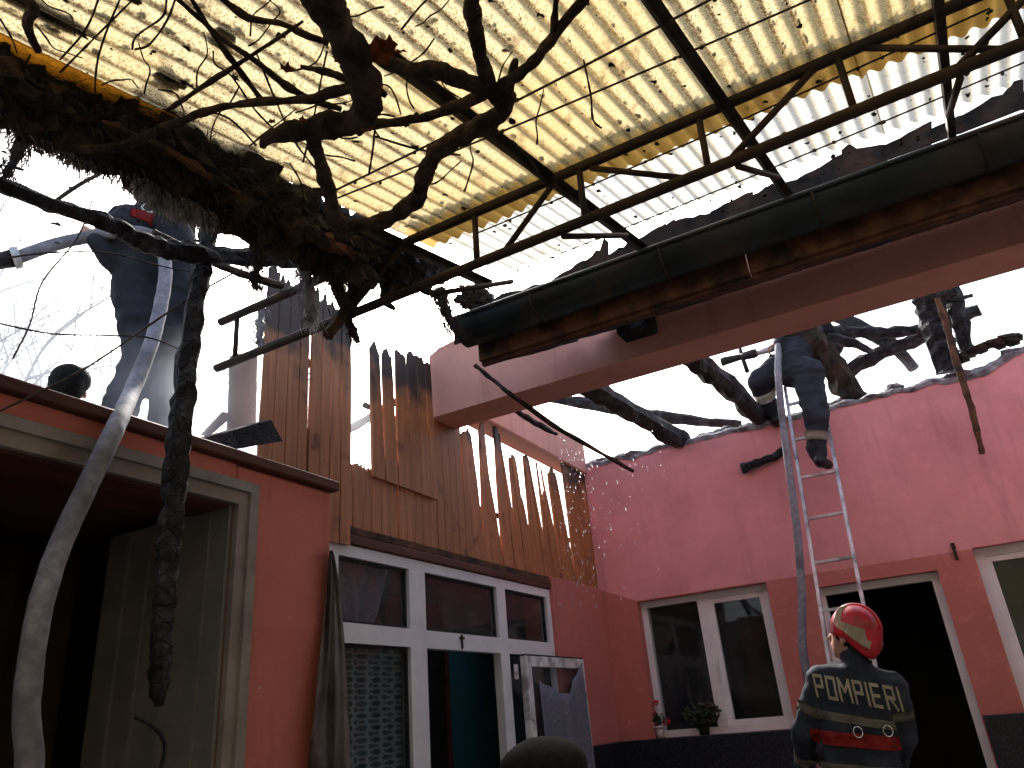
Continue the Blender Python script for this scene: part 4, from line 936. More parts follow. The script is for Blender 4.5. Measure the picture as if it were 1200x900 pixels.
def helmet(root, c, fwd, up, mat, sc_=1.0, stripe=True):
    fwd = Vector(fwd).normalized(); up = Vector(up); up = (up-fwd*up.dot(fwd)).normalized(); lf = up.cross(fwd)
    Mx = Matrix((fwd, lf, up)).transposed(); ax = Vector((.150,.126,.138))*sc_
    def pt(lon, lat, k=1.0):
        d = Vector((math.cos(lat)*math.cos(lon), math.cos(lat)*math.sin(lon), math.sin(lat)))
        rear = max(0, -d.x)
        q = Vector((d.x*ax.x, d.y*ax.y, d.z*ax.z - (.055*rear if d.z < .1 else 0)))*k
        return c + Mx @ q
    bm = B(); nl, na = 36, 14; lo_ = math.radians(-16); g_ = []
    for j in range(na+1):
        row = []
        for i in range(nl):
            lon = 2*math.pi*i/nl; lowlat = lo_ - .45*max(0, -math.cos(lon))**1.2 - .12*abs(math.sin(lon)); lat = lowlat+(math.pi/2-lowlat)*j/na
            row.append(bm.verts.new(pt(lon, lat, 1+.05*(j == 0))))
        g_.append(row)
    for j in range(na):
        for i in range(nl): bm.faces.new((g_[j][i], g_[j][(i+1)%nl], g_[j+1][(i+1)%nl], g_[j+1][i]))
    bmesh.ops.remove_doubles(bm, verts=bm.verts[:], dist=.0005); bmesh.ops.solidify(bm, geom=bm.faces[:], thickness=.006)
    hm = obj('helmet', bm, mat, root, smooth=True)
    bm = B(); ridge = []
    for k in range(13):
        lat = math.radians(10+160*k/12); d = Vector((math.cos(lat)*ax.x, 0, math.sin(lat)*ax.z))*1.01; ridge.append(c+Mx@d)
    tube(bm, ridge, [.004]+[.010]*11+[.004], 8); obj('ridge', bm, mat, hm, smooth=True)
    if stripe:
        for sg in (1, -1):
            path = catmull([Vector(q) for q in ((.42,.18,.89),(.42,.55,.72),(.36,.86,.40),(.26,.97,.12),(-.15,.99,.02),(-.55,.83,-.04),(-.86,.5,-.10))], 6); bm = B(); prev = None
            for i, q in enumerate(path):
                q = q.normalized(); t = (path[min(i+1,len(path)-1)]-path[max(i-1,0)]).normalized(); s_ = q.cross(t).normalized()*.165
                pr_ = []
                for e_ in (-1, 1):
                    z_ = (q+s_*e_); z_ = Vector((z_.x*ax.x, sg*z_.y*ax.y, z_.z*ax.z-(.055*max(0,-z_.x) if z_.z < .1 else 0)))*1.022
                    pr_.append(bm.verts.new(c+Mx@z_))
                if prev: bm.faces.new((prev[0], pr_[0], pr_[1], prev[1]))
                prev = pr_
            bmesh.ops.solidify(bm, geom=bm.faces[:], thickness=.002); obj('stripe', bm, M['stripe'], hm, smooth=True)
    bm = B(); prev = None
    for k in range(13):
        lon = math.radians(-62+124*k/12); a_ = pt(lon, math.radians(8), 1.05); b_ = pt(lon, math.radians(-20), 1.09); cur = (bm.verts.new(a_), bm.verts.new(b_))
        if prev: bm.faces.new((prev[0], cur[0], cur[1], prev[1]))
        prev = cur
    bmesh.ops.solidify(bm, geom=bm.faces[:], thickness=.003); obj('visor', bm, M['glass'], hm, smooth=True)
    return hm
def head(P, c, fwd, up, mi=1, hair=2, s=1.0):
    fwd = Vector(fwd).normalized(); up = Vector(up); up = (up-fwd*up.dot(fwd)).normalized(); lf = up.cross(fwd); c = Vector(c)
    f = lambda x, y, z: c+(fwd*x+lf*y+up*z)*s
    P.cap(f(.0,0,.02), f(-.03,0,.035), .088*s, .092*s, hair)              # skull under hair or helmet
    P.cap(f(.02,0,.0), f(.035,0,-.06), .078*s, .060*s, mi); P.cap(f(.05,0,-.085), f(.062,0,-.095), .038*s, .030*s, mi)   # face, chin
    P.cap(f(.095,0,.005), f(.118,0,-.028), .011*s, .017*s, mi)            # nose
    P.cap(f(.088,-.02,-.058), f(.088,.02,-.058), .014*s, .014*s, mi)      # lips
    for sg in (1, -1):
        P.cap(f(.0,sg*.082,-.005), f(-.008,sg*.088,-.035), .015*s, .012*s, mi)   # ears
        P.cap(f(.082,sg*.018,.028), f(.074,sg*.048,.028), .012*s, .011*s, mi)    # brow
    return f
def eyes(root, f, s=1.0):
    for sg in (1, -1):
        bm = ball(B(), f(.083, sg*.032, .008), .013*s, 2); e_ = obj('eye', bm, M['pot'], root, smooth=True)
        obj('iris', ball(B(), f(.0935, sg*.032, .008), .005*s, 2), M['hair'], e_, smooth=True)
        obj('eyebrow', tube(B(), [f(.092, sg*.016, .033), f(.088, sg*.036, .038), f(.076, sg*.054, .034)], [.004,.005,.003], 6), M['hair'], root)
# ---- firefighter on the yard floor, seen from behind, head turned to the left and up
YF = 4.5
pel = PY(1012,915,YF); base = Vector((pel.x+.0, YF, 0))
F = Person('person', 'firefighter in red helmet and dark jacket lettered POMPIERI, looking up by the ladder', base)
j = lambda u, v, dy=0: PY(u, v, YF+dy)
neck, chest, waist = j(1002,776), j(1003,810,.02), j(1005,864,.0)
shL, shR = j(963,796), j(1046,803)
xx = (shR-shL).normalized()
for sg in (-1, 1):
    F.cap(chest+xx*.075*sg, waist+xx*.065*sg, .118, .110); F.cap(waist+xx*.065*sg, pel+xx*.07*sg, .112, .12)
F.cap(shL+xx*.04, shR-xx*.04, .082, .082); F.cap(neck+Vector((0,.0,-.05)), neck+Vector((0,.0,.02)), .075, .068)
F.cap(neck+Vector((0,0,-.02)), neck+Vector((-.01,.01,.1)), .056, .056, 1)
elL, wrL = j(942,856,-.02), j(944,898,.17); elR, wrR = j(1060,860,.04), j(1048,905,.22)
F.cap(shL, elL, .075, .062); F.cap(elL, wrL, .062, .050); F.cap(shR, elR, .075, .062); F.cap(elR, wrR, .062, .050)
F.hand(wrL, Vector((.25,.8,-.3)), Vector((.5,0,-.6)), 1, .6); F.hand(wrR, Vector((-.35,.8,-.3)), Vector((-.5,0,-.6)), 1, .6)
for sg, fx, fy in ((-1,-.02,.04),(1,.05,-.03)):
    hip = pel+xx*.09*sg+Vector((0,0,-.04)); an = Vector((base.x+.12*sg+fx, YF+fy, .11)); kn = (hip+an)/2+Vector((.01*sg,.04,.0))
    F.cap(hip, kn, .108, .082); F.cap(kn, an, .082, .068); F.cap(an+Vector((0,0,-.02)), an+Vector((.02*sg,.0,-.06)), .058, .048, 3); F.cap(an+Vector((0,-.04,-.065)), an+Vector((.04*sg,.16,-.068)), .042, .040, 3)
hc = j(997,746)
hf = head(F, hc, (-.86,.42,.30), (.28,-.08,1))
F.build([M['navy'], M['skin'], M['hair'], M['boot']], .010, .012, seed=1)
eyes(F.root, hf); helmet(F.root, hc+Vector((.035,-.005,.032)), (-.84,.40,.32), (.32,-.08,1), M['red'], .88)
F.band(shL, elL, .52, .70, .075, M['yellowband']); F.band(elL, wrL, .55, .80, .062, M['yellowband']); F.band(shR, elR, .52, .70, .075, M['yellowband'])
def wrap(P, root, name, c, ax, hw_, hh, mat, lift=.006, nx=24, nz=4):
    """strip laid on the back of the jacket between two points"""
    bm = B(); g_ = []
    for k in range(nz+1):
        row = []
        for i in range(nx+1):
            q = c+ax*hw_*(2*i/nx-1)+Vector((0,0,hh*(2*k/nz-1)))
            h = P.bvh.ray_cast(q+Vector((0,-.6,0)), Vector((0,1,0)), 1.0)
            row.append(bm.verts.new((h[0] if h[0] is not None else q)+Vector((0,-lift,0))))
        g_.append(row)
    for k in range(nz):
        for i in range(nx):
            if abs(g_[k][i].co.y-g_[k][i+1].co.y) < .05: bm.faces.new((g_[k][i], g_[k][i+1], g_[k+1][i+1], g_[k+1][i]))
    bmesh.ops.solidify(bm, geom=bm.faces[:], thickness=.003); return obj(name, bm, mat, root, smooth=True)
wrap(F, F.root, 'reflective_band', j(1005,843), (xx+Vector((0,0,-.06))).normalized(), .175, .020, M['yellowband'])
blt = wrap(F, F.root, 'belt', j(1003,866), (xx+Vector((0,0,.02))).normalized(), .20, .032, M['redcloth'], .010)
wrap(F, F.root, 'hem_band', j(1010,900), (xx+Vector((0,0,.05))).normalized(), .19, .02, M['yellowband'])
for u, v in ((1003,859),(1038,858)):
    c = j(u, v, -.20); h = F.bvh.ray_cast(c+Vector((0,-.5,0)), Vector((0,1,0)), 2.0); c = h[0]+Vector((0,-.018,0)) if h[0] is not None else c
    obj('ring', tube(B(), [c+Vector((.021*math.cos(2*math.pi*k/16), 0, .025*math.sin(2*math.pi*k/16))) for k in range(17)], .0035, 6), M['chrome'], blt, smooth=True)
GLY = {'P': [((0,0),(0,1)),((0,1),(.62,1)),((.62,1),(.62,.48)),((.62,.48),(0,.48))], 'O': [((0,0),(0,1)),((0,1),(.66,1)),((.66,1),(.66,0)),((.66,0),(0,0))],
       'M': [((0,0),(0,1)),((0,1),(.4,.45)),((.4,.45),(.8,1)),((.8,1),(.8,0))], 'I': [((0,0),(0,1))], 'E': [((0,0),(0,1)),((0,1),(.56,1)),((0,.5),(.5,.5)),((0,0),(.56,0))],
       'R': [((0,0),(0,1)),((0,1),(.62,1)),((.62,1),(.62,.5)),((.62,.5),(0,.5)),((.28,.5),(.66,0))]}
bm = B(); cx = 0.0; sw = .085
for chh in 'POMPIERI':
    wmax = 0
    for p_, q_ in GLY[chh]:
        p_, q_ = Vector((p_[0]+cx, p_[1])), Vector((q_[0]+cx, q_[1])); d_ = (q_-p_).normalized(); nn_ = Vector((-d_.y, d_.x))*sw; p_ = p_-d_*sw; q_ = q_+d_*sw; wmax = max(wmax, p_.x-cx, q_.x-cx)
        prev = None
        for k in range(9):
            c_ = p_+(q_-p_)*k/8; cur = (bm.verts.new((c_.x+nn_.x, c_.y+nn_.y, 0)), bm.verts.new((c_.x-nn_.x, c_.y-nn_.y, 0)))
            if prev: bm.faces.new((prev[0], cur[0], cur[1], prev[1]))
            prev = cur
    cx += {'I':.36}.get(chh, 1.02 if chh != 'M' else 1.16)
mid_ = (cx-.36)/2
for v in bm.verts: v.co.x -= mid_; v.co.y *= .098
mx = max(v.co.x for v in bm.verts); tc_ = j(1006,812); tx = (xx+Vector((0,0,-.085))).normalized()
for v in bm.verts:
    q = tc_+tx*(v.co.x/mx*.198)+Vector((0,0,1))*(v.co.y-.045); h = F.bvh.ray_cast(q+Vector((0,-.7,0)), Vector((0,1,0)), 1.4)
    v.co = (h[0] if h[0] is not None else q)+Vector((0,-.006,0))
obj('lettering', bm, M['letter'], F.root, label='POMPIERI in pale block letters across the back')
# ---- firefighter at the top of the ladder
Lf = Person('person', 'firefighter in dark overalls at the top of the ladder, bent over the wall', PY(957,546,6.6))
jp = lambda u, v, y: PY(u, v, y)
pl = jp(928,428,6.74)
hR, kR, aR = jp(946,438,6.68), jp(957,490,6.58), jp(957,530,6.60); hL, kL, aL = jp(912,432,6.80), jp(889,447,6.72), jp(906,484,6.97)
Lf.cap(hR, kR, .135, .105); Lf.cap(kR, aR, .100, .080); Lf.cap(hL, kL, .125, .105); Lf.cap(kL, aL, .100, .080)
Lf.cap(hL, hR, .14, .15); ch = jp(938,392,7.12)
Lf.cap(pl, ch+Vector((-.08,0,0)), .15, .13); Lf.cap(pl, ch+Vector((.08,0,0)), .15, .13)
up2 = ch+Vector((0,.30,.16)); Lf.cap(ch, up2, .15, .13); sL, sR = up2+Vector((-.2,-.02,0)), up2+Vector((.2,0,0)); Lf.cap(sL, sR, .08, .08)
eL = jp(915,388,6.95); wL = nh+Vector((-.01,.0,.035)); Lf.cap(sL, eL, .07, .06); Lf.cap(eL, wL+Vector((.05,0,.0)), .06, .048)
eR = sR+Vector((.1,.2,-.15)); Lf.cap(sR, eR, .07, .06); Lf.cap(eR, eR+Vector((-.15,.2,-.05)), .058, .045)
Lf.hand(wL+Vector((.06,0,0)), Vector((-.9,0,-.1)), Vector((0,.3,-1)), 1, .9); Lf.hand(eR+Vector((-.15,.2,-.05)), Vector((-.7,.5,-.2)), Vector((0,0,-1)), 1, .8)
Lf.cap(up2+Vector((0,.06,.05)), up2+Vector((0,.13,.12)), .06, .055, 1)
hc2 = up2+Vector((0,.18,.19)); head(Lf, hc2, (-.2,.95,-.1), (0,.3,1))
for an, dx in ((aR, .03), (aL, -.03)): Lf.cap(an+Vector((0,0,-.01)), an+Vector((.01,0,-.09)), .062, .050, 3); Lf.cap(an+Vector((.01,-.07,-.095)), an+Vector((dx+.02,.15,-.085)), .045, .042, 3)
Lf.build([M['navy2'], M['skin'], M['hair'], M['boot']], .011, .014, seed=2)
helmet(Lf.root, hc2+Vector((0,0,.03)), (-.2,.95,-.1), (0,.3,1), M['red'])
Lf.band(kR, aR, .42, .68, .092, M['reflect']); Lf.band(kL, aL, .30, .55, .092, M['reflect'])
# ---- firefighter on the coral roof
zs = 1.11+H
R3 = Person('person', 'firefighter in blue work clothes standing on the coral roof in smoke, holding the hose', Vector((-3.3, 2.27, zs)))
k3 = lambda u, v, X=-3.3: PX(u, v, X)
pl, ch = k3(182,335), k3(176,268)
ax3 = Vector((.56,.83,0))
for sg in (-1, 1): R3.cap(ch+ax3*.095*sg, pl+ax3*.085*sg, .125, .125)
s1, s2 = k3(146,262), k3(212,262,-3.25); R3.cap(s1, s2, .08, .08)
e1, w1 = k3(150,325,-3.38), hand_l+Vector((.05,.05,-.02)); R3.cap(s1, e1, .078, .068); R3.cap(e1, w1, .066, .050)
R3.hand(w1, hand_l-w1+Vector((0,0,.03)), Vector((-.6,.2,.6)), 1, .8)
e2, w2 = k3(218,305,-3.3), k3(192,296,-3.22); R3.cap(s2, e2, .075, .065); R3.cap(e2, w2, .062, .05); R3.hand(w2, Vector((-.5,-.6,.05)), Vector((-.6,.5,0)), 1, .8)
nk = k3(174,238); R3.cap(k3(175,246), nk, .075, .065); R3.cap(nk, k3(172,225), .058, .055, 1)
hc3 = k3(171,212); head(R3, hc3, (-.83,.35,-.1), (0,0,1))
for sg, kn, ank in ((-1, k3(166,415,-3.32), Vector((-3.42,2.14,zs+.10))), (1, k3(197,415,-3.27), Vector((-3.22,2.38,zs+.10)))):
    hp_ = pl+ax3*.095*sg+Vector((0,0,-.03)); R3.cap(hp_, kn, .125, .092); R3.cap(kn, ank, .092, .080)
    R3.cap(ank+Vector((0,0,-.02)), ank+Vector((0,0,-.055)), .058, .046, 3); R3.cap(ank+Vector((.03,-.02,-.06)), ank+Vector((-.13,.09,-.06)), .040, .038, 3)
R3.build([M['navy2'], M['skin'], M['hair'], M['boot']], .010, .014, seed=3)
bm = B(); 
def patch(P, root, name, c, u_, v_, hw_, hh, mat, view, lift=.006, n_=6):
    bm = B(); g_ = []
    for a_ in range(n_+1):
        row = []
        for b_ in range(n_+1):
            q = c+u_*hw_*(2*a_/n_-1)+v_*hh*(2*b_/n_-1); h = P.bvh.ray_cast(q+view*.6, -view, 1.2)
            row.append(bm.verts.new((h[0] if h[0] is not None else q)+view*lift))
        g_.append(row)
    for a_ in range(n_):
        for b_ in range(n_): bm.faces.new((g_[a_][b_], g_[a_+1][b_], g_[a_+1][b_+1], g_[a_][b_+1]))
    bmesh.ops.solidify(bm, geom=bm.faces[:], thickness=.002); return obj(name, bm, mat, root, smooth=True)
v3 = Vector((.83,-.56,0))
patch(R3, R3.root, 'red_patch', k3(165,265), ax3, Vector((0,0,1)), .055, .035, M['redcloth'], v3)
patch(R3, R3.root, 'red_patch', k3(210,268,-3.25), ax3, Vector((0,0,1)), .035, .03, M['redcloth'], v3)
c = k3(172,258); h = R3.bvh.ray_cast(c+v3*.6, -v3, 1.2); c = (h[0] if h[0] is not None else c)+v3*.014
obj('emblem', tube(B(), [c+ax3*.03*math.cos(math.radians(40+280*k/14))+Vector((0,0,.026*math.sin(math.radians(40+280*k/14)))) for k in range(15)], .006, 6), M['pot'], R3.root, smooth=True)
helmet(R3.root, hc3+Vector((0,0,.035)), (-.83,.40,0), (0,0,1), M['navy2'], 1.0, False)
# ---- person crouching behind the roof edge: only the dark cap shows
c4 = PX(78, 456, -3.62)
R4 = Person('person', 'person in a dark wool cap crouching behind the coral roof edge', Vector((c4.x, c4.y, zs)))
head(R4, c4, (-.8,.4,0), (0,0,1), 1, 2)
nk = c4+Vector((0,0,-.15)); R4.cap(c4+Vector((0,0,-.08)), nk, .055, .06, 1)
hp4 = Vector((c4.x+.12, c4.y-.1, zs+.20)); R4.cap(nk+Vector((0,0,-.08)), hp4, .14, .15); R4.cap(nk+Vector((-.07,-.15,-.07)), nk+Vector((.07,.15,-.07)), .075, .075)
for sg in (-1, 1):
    s_ = ax3*sg; kn = Vector((c4.x-.25, c4.y+.12, zs+.30))+s_*.12; an = Vector((c4.x-.05, c4.y+.02, zs+.08))+s_*.12
    R4.cap(hp4+s_*.09, kn, .10, .08); R4.cap(kn, an, .078, .062); R4.cap(an+Vector((.02,0,-.035)), an+Vector((-.15,.09,-.04)), .042, .038, 3)
    sh = nk+s_*.17+Vector((0,0,-.08)); el = sh+Vector((-.16,.05,-.2)); R4.cap(sh, el, .06, .052); R4.cap(el, kn+Vector((-.02,0,.06)), .05, .04); R4.hand(kn+Vector((-.02,0,.06)), (-.5,.3,-.3), (0,0,-1), 1, .6)
R4.build([M['navy'], M['skin'], M['cap'], M['boot']], .012, .008, seed=4)
obj('cap', ball(B(), c4+Vector((.02,0,.045)), (.098,.098,.075), 3, .08), M['cap'], R4.root, smooth=True)
# ---- bystander in a flat cap in the yard: only the cap shows
dd = 2.55; cp = W(ray(637,884)*dd)
R5 = Person('person', 'bystander in a dark flat cap standing by the open window sash', Vector((cp.x, cp.y, 0)))
hc5 = cp+Vector((0,0,-.115)); f5 = head(R5, hc5, (-.75,.62,.05), (0,0,1), 1, 2)
nk = hc5+Vector((.02,-.02,-.16)); R5.cap(hc5+Vector((0,0,-.07)), nk, .056, .06, 1)
a5 = Vector((.62,.75,0)); pe = Vector((cp.x+.05, cp.y-.05, .80))
for sg in (-1, 1):
    R5.cap(nk+a5*.08*sg+Vector((0,0,-.10)), pe+a5*.07*sg, .12, .125); sh = nk+a5*.18*sg+Vector((0,0,-.07)); el = sh+a5*.04*sg+Vector((.03,-.03,-.27)); wr = el+Vector((-.10,.10,-.20))
    R5.cap(sh, el, .062, .05); R5.cap(el, wr, .048, .038); R5.hand(wr, (-.2,.2,-.9), (-a5*sg), 1, .4)
    kn = Vector((cp.x+.02, cp.y, .45))+a5*.10*sg; an = Vector((cp.x+.04, cp.y-.02, .10))+a5*.11*sg; R5.cap(pe+a5*.08*sg, kn, .095, .07); R5.cap(kn, an, .068, .052); R5.cap(an+Vector((.03,-.02,-.055)), an+Vector((-.13,.10,-.058)), .042, .038, 3)
R5.build([M['navy'], M['skin'], M['hair'], M['boot']], .012, .01, seed=5); eyes(R5.root, f5)
bm = B(); ball(bm, hc5+Vector((0,0,.085)), (.148,.140,.085), 3, .06); ball(bm, hc5+Vector((-.10,.085,.045)), (.085,.075,.018), 2)
obj('flat_cap', bm, M['cap'], R5.root, smooth=True)
# ================================================================ small things
random.seed(55)
obj('small_cross', box(box(B(), PX(541,752,XB+.014)+Vector((0,-.008,-.045)), PX(541,752,XB+.014)+Vector((.008,.008,.045))), PX(541,748,XB+.014)+Vector((.001,-.028,-.007)), PX(541,748,XB+.014)+Vector((.007,.028,.009))), M['bar'], label='small dark cross fixed on the white window transom', cat='cross')
# lace curtain behind the left lower pane
def cloth(nu, nv, f, th=.003):
    bm = B(); g_ = [[bm.verts.new(f(i/nu, k/nv)) for i in range(nu+1)] for k in range(nv+1)]
    for k in range(nv):
        for i in range(nu): bm.faces.new((g_[k][i], g_[k][i+1], g_[k+1][i+1], g_[k+1][i]))
    bmesh.ops.solidify(bm, geom=bm.faces[:], thickness=th); return bm
obj('lace_curtain', cloth(60, 8, lambda u, v: W((XB-.085+.016*math.sin(u*34)+.006*math.sin(u*71), 3.24+.72*u, -1.35+1.86*v))), M['lace'], smooth=True, label='teal and white ring-patterned lace curtain behind the tall window pane', cat='curtain')
obj('net_curtain', cloth(50, 6, lambda u, v: W((XB-.13+.02*math.sin(u*26+2*v), 3.26+(.30+.36*v)*u+.18*(1-v), .56+.40*v))), M['towel'], smooth=True, label='gathered net curtain behind the upper left window pane', cat='curtain')
bmf = lambda u, v: W((XB+.135+.012*math.sin(u*19+v*3)+.004*math.sin(u*47), 5.36+.80*u, (-1.15)+(1.15+(.29-.10*math.sin(min(u/.62,1)*math.pi*.5) if u < .62 else .19+.26*((u-.62)/.38)))*v))
obj('net_cloth', cloth(48, 14, bmf), M['towel'], smooth=True, label='pale blue net cloth slung over the open window sash', cat='cloth')
obj('plastic_sheet', cloth(24, 26, lambda u, v: PX(386-26*(1-v)**1.1+(4+48*(1-v)**.8)*u, 905-(905-645)*v, -2.405+.02*math.sin(u*9+v*5)+.012*math.sin(u*23))), M['cloth'], smooth=True, label='dirty pale plastic sheet hanging at the corner of the coral wing', cat='sheet')
obj('hanging_cable', tube(B(), [PX(158,840,-2.5), PX(180,852,-2.48), PX(193,872,-2.47), PX(188,905,-2.46), PX(182,935,-2.46)], .007, 6, 6), M['black'], smooth=True, label='thin black cable looping in the dark opening', cat='cable')
# inner window and blue counter seen through the open bay
iw = thing('inner_door', 'dark framed inner doorway seen through the open window bay', 'door', W((-3.7, 4.9, -H)))
obj('panel', rbox(-3.72, 3.95, -1.4, -3.68, 6.4, 1.1), M['teal'], iw)
obj('dark_opening', rbox(-3.675, 4.62, -.28, -3.66, 5.45, .95), M['black'], iw)
for a in ((4.56,-.34,4.62,1.0),(5.45,-.34,5.51,1.0),(4.62,-.34,5.45,-.28)): obj('frame', rbox(-3.678, a[0], a[1], -3.645, a[2], a[3]), M['trim'], iw)
# flower pots on the ledge under the house window
def pot(c, r, h, mat, root):
    bm = B(); prof = [(.001,0),(r*.62,0),(r*.70,h*.5),(r*.92,h*.88),(r,h*.88),(r,h),(r*.88,h),(r*.85,h*.9),(.001,h*.9)]; n_ = 20
    rows = [[bm.verts.new(c+Vector((q*math.cos(2*math.pi*i/n_), q*math.sin(2*math.pi*i/n_), z))) for i in range(n_)] for q, z in prof]
    for k in range(len(prof)-1):
        for i in range(n_): bm.faces.new((rows[k][i], rows[k][(i+1)%n_], rows[k+1][(i+1)%n_], rows[k+1][i]))
    obj('pot', bm, mat, root, smooth=True); obj('soil', ball(B(), c+Vector((0,0,h*.9)), (r*.84,r*.84,.01), 2, .2), M['soil'], root)
def leaves(bm, c, rad, n_, size, flat=.7):
    for i in range(n_):
        d = Vector((random.gauss(0,1), random.gauss(0,1), random.gauss(0,1)*flat)).normalized()*random.random()**.45; q = c+Vector((d.x*rad[0], d.y*rad[1], d.z*rad[2]))
        nx_ = Vector((random.gauss(0,1), random.gauss(0,1), random.gauss(0,.6))).normalized(); ny_ = nx_.orthogonal().normalized(); s = size*random.uniform(.6,1.3); nz_ = nx_.cross(ny_)
        vs_ = [bm.verts.new(q+nx_*a_*s+ny_*b_*s+nz_*c_*s) for a_, b_, c_ in ((-1,0,0),(-.3,.55,.12),(.5,.5,.1),(1.1,0,-.1),(.5,-.5,.1),(-.3,-.55,.12))]; bm.faces.new(vs_)
zl = -.203+H
c = PY(772,866,YC-.03); c.z = zl; c.y = YC+.02
pt_ = thing('potted_flower', 'small white pot of red flowers on the black ledge by the pink wall corner', 'potted plant', c)
pot(c, .05, .095, M['pot'], pt_)
bm = B(); leaves(bm, c+Vector((.0,0,.15)), (.06,.05,.06), 60, .016); obj('leaves', bm, M['green'], pt_, recalc=False)
for u, v in ((769,823),(783,845),(767,838),(778,848)):
    q = PY(u, v, YC+.02); obj('stem', tube(B(), [c+Vector((0,0,.09)), (c+q)/2+Vector((0,0,.06)), q], .0025, 5, 3), M['green'], pt_)
    bm = B()
    for k in range(12): ball(bm, q+Vector((random.gauss(0,.012), random.gauss(0,.012), random.gauss(0,.010))), (.011,.011,.008), 1, .3)
    obj('blossom', bm, M['petal'], pt_)
c = PY(825,862,YC-.03); c.z = zl; c.y = YC+.0
pb = thing('potted_shrub', 'dark bushy potted plant on the ledge in front of the house window', 'potted plant', c)
pot(c, .065, .10, M['soil'], pb)
bm = B(); leaves(bm, c+Vector((0,-.01,.16)), (.17,.06,.11), 420, .020); obj('leaves', bm, M['green'], pb, recalc=False)
for k in range(9):
    q = c+Vector((random.uniform(-.16,.16), random.uniform(-.05,.03), random.uniform(.10,.26))); obj('stem', tube(B(), [c+Vector((0,0,.08)), (c+q)/2+Vector((0,0,.05)), q], .003, 5, 3), M['green'], pb)
# water dripping from the doused roof
bm = B()
for i in range(330):
    u = 655+abs(random.gauss(0,1))*32 if random.random() < .8 else random.uniform(640,780); v = 490+random.random()**1.3*230
    p = PY(u, v, random.uniform(5.0,6.6)); s = random.uniform(.0022,.0055)
    ball(bm, p, (s, s, s*random.uniform(1.3,3.2)), 1)
obj('water_drops', bm, M['water'], smooth=True, label='water drops falling from the doused roof past the boarded wall', cat='water', kind='stuff')
# ================================================================ bare trees behind the coral wing
def tree(base, hgt, seed, lab):
    rnd = random.Random(seed); t = thing('bare_tree', lab, 'tree', base, 'bare trees beyond the wing roof'); tb, cb = B(), B()
    tp = [Vector(base)+Vector((rnd.gauss(0,.04)*k, rnd.gauss(0,.04)*k, hgt*.5*k/5)) for k in range(6)]
    tube(tb, tp, [.16-.016*k for k in range(6)], 9, 4, .15)
    def grow(p, d, ln, r, lv):
        pts = [p]; q = p.copy(); dd_ = d.copy()
        for k in range(4):
            dd_ = (dd_+Vector((rnd.gauss(0,.16), rnd.gauss(0,.16), rnd.gauss(.05,.12)))).normalized(); q = q+dd_*ln/4; pts.append(q)
        tube(cb, pts, [r*(1-.17*k) for k in range(5)], 5 if lv < 3 else 3, 2 if lv < 2 else 1)
        if lv >= 5: return
        for k in range(rnd.choice((3,3,4)) if lv < 4 else 3):
            o = pts[rnd.choice((2,3,4,4))]; nd = (dd_+Vector((rnd.gauss(0,.6), rnd.gauss(0,.6), rnd.gauss(.1,.4)))).normalized(); grow(o, nd, ln*rnd.uniform(.55,.78), r*.5, lv+1)
    for k in range(6):
        an = rnd.uniform(0, 6.28); grow(tp[rnd.choice((3,4,5))], Vector((math.cos(an)*.7, math.sin(an)*.7, rnd.uniform(.5,1.1))).normalized(), hgt*.26, .075, 0)
    obj('trunk', tb, M['treebark'], t, smooth=True); obj('crown', cb, M['treebark'], t, recalc=False)
tree(Vector((-9.5,4.2,0)), 8.6, 2, 'leafless tree standing in the smoke behind the roof firefighter')
tree(Vector((-11.5,7.4,0)), 9.5, 5, 'leafless tree in the haze behind the tall scorched boards')
tree(Vector((-12.5,2.6,0)), 10.0, 8, 'leafless tree in the haze beyond the held hose nozzle')
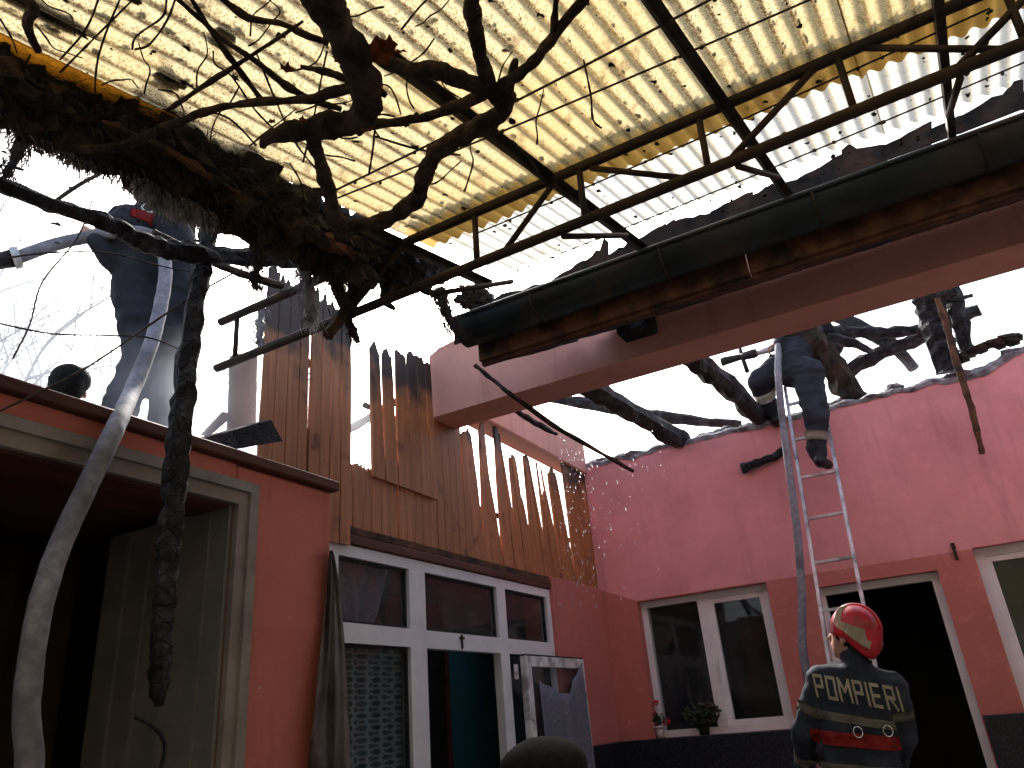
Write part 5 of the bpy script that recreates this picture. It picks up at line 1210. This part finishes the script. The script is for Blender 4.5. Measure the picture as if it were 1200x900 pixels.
# ================================================================ smoke drifting over the coral roof
def smoke(name, lab, c, size, dens, col, seed, sc_=1.1, thr=(.42,.68)):
    k = N(name); tc = k.n('TexCoord'); nz = k.n('TexNoise', Vector=k.n('Mapping', Vector=(tc, 'Object'), Location=(seed, seed*2, 0)), Scale=sc_, Detail=2.5, Roughness=.55)
    mp = k.n('Mapping', Vector=(tc, 'Generated')); mp.inputs['Location'].default_value = (-1,-1,-1); mp.inputs['Scale'].default_value = (2,2,2)
    ln = k.n('VectorMath', _operation='LENGTH', i0=mp); fall = k.ramp((ln, 'Value'), [(.0, 1.0), (.45, .55), (.8, .12), (.98, 0.0)])
    d = k.math('MULTIPLY', k.math('MULTIPLY', k.ramp(nz, [(thr[0], .06), (thr[1], 1.0)]), fall), dens)
    v = k.n('VolumePrincipled', Density=d); v.inputs['Color'].default_value = (*col, 1); v.inputs['Anisotropy'].default_value = .3
    k.lk(v, 0, k.out, 'Volume'); k.m.cycles.volume_step_rate = 1.0
    bm = box(B(), Vector(c)-Vector(size)/2, Vector(c)+Vector(size)/2)
    return obj(name, bm, k.m, label=lab, cat='smoke', kind='stuff')
smoke('smoke', 'pale smoke drifting over the coral wing roof among trees and boards', (-6.9, 3.9, 3.2+H), (7.4, 6.4, 4.0), .5, (.80,.86,.95), 3.3)
smoke('smoke', 'denser white smoke curling round the boards and the firefighter at the coral roof edge', (-3.3, 3.2, 1.65+H), (1.2, 2.2, 1.8), 3.4, (.90,.93,1.0), 7.7, 2.2, (.40,.66))
obj('window_handle', box(box(B(), (-1.905,YC+.085,.28+H), (-1.885,YC+.094,.36+H)), (-1.902,YC+.070,.20+H), (-1.888,YC+.084,.34+H)), M['oldwhite'], label='small white handle on the mullion of the house window', cat='handle')
smoke('smoke', 'thin smoke round the legs of the firefighter on the coral roof', (-3.08, 2.32, 1.50+H), (.75, 1.0, 1.1), 2.0, (.88,.91,1.0), 1.7, 2.6, (.36,.62))
smoke('smoke', 'pale smoke drifting behind the crossed rafters above the pink wall', (.95, 8.75, 2.75+H), (3.4, 2.8, 2.4), 1.3, (.86,.88,1.0), 5.1, 1.4, (.38,.66))
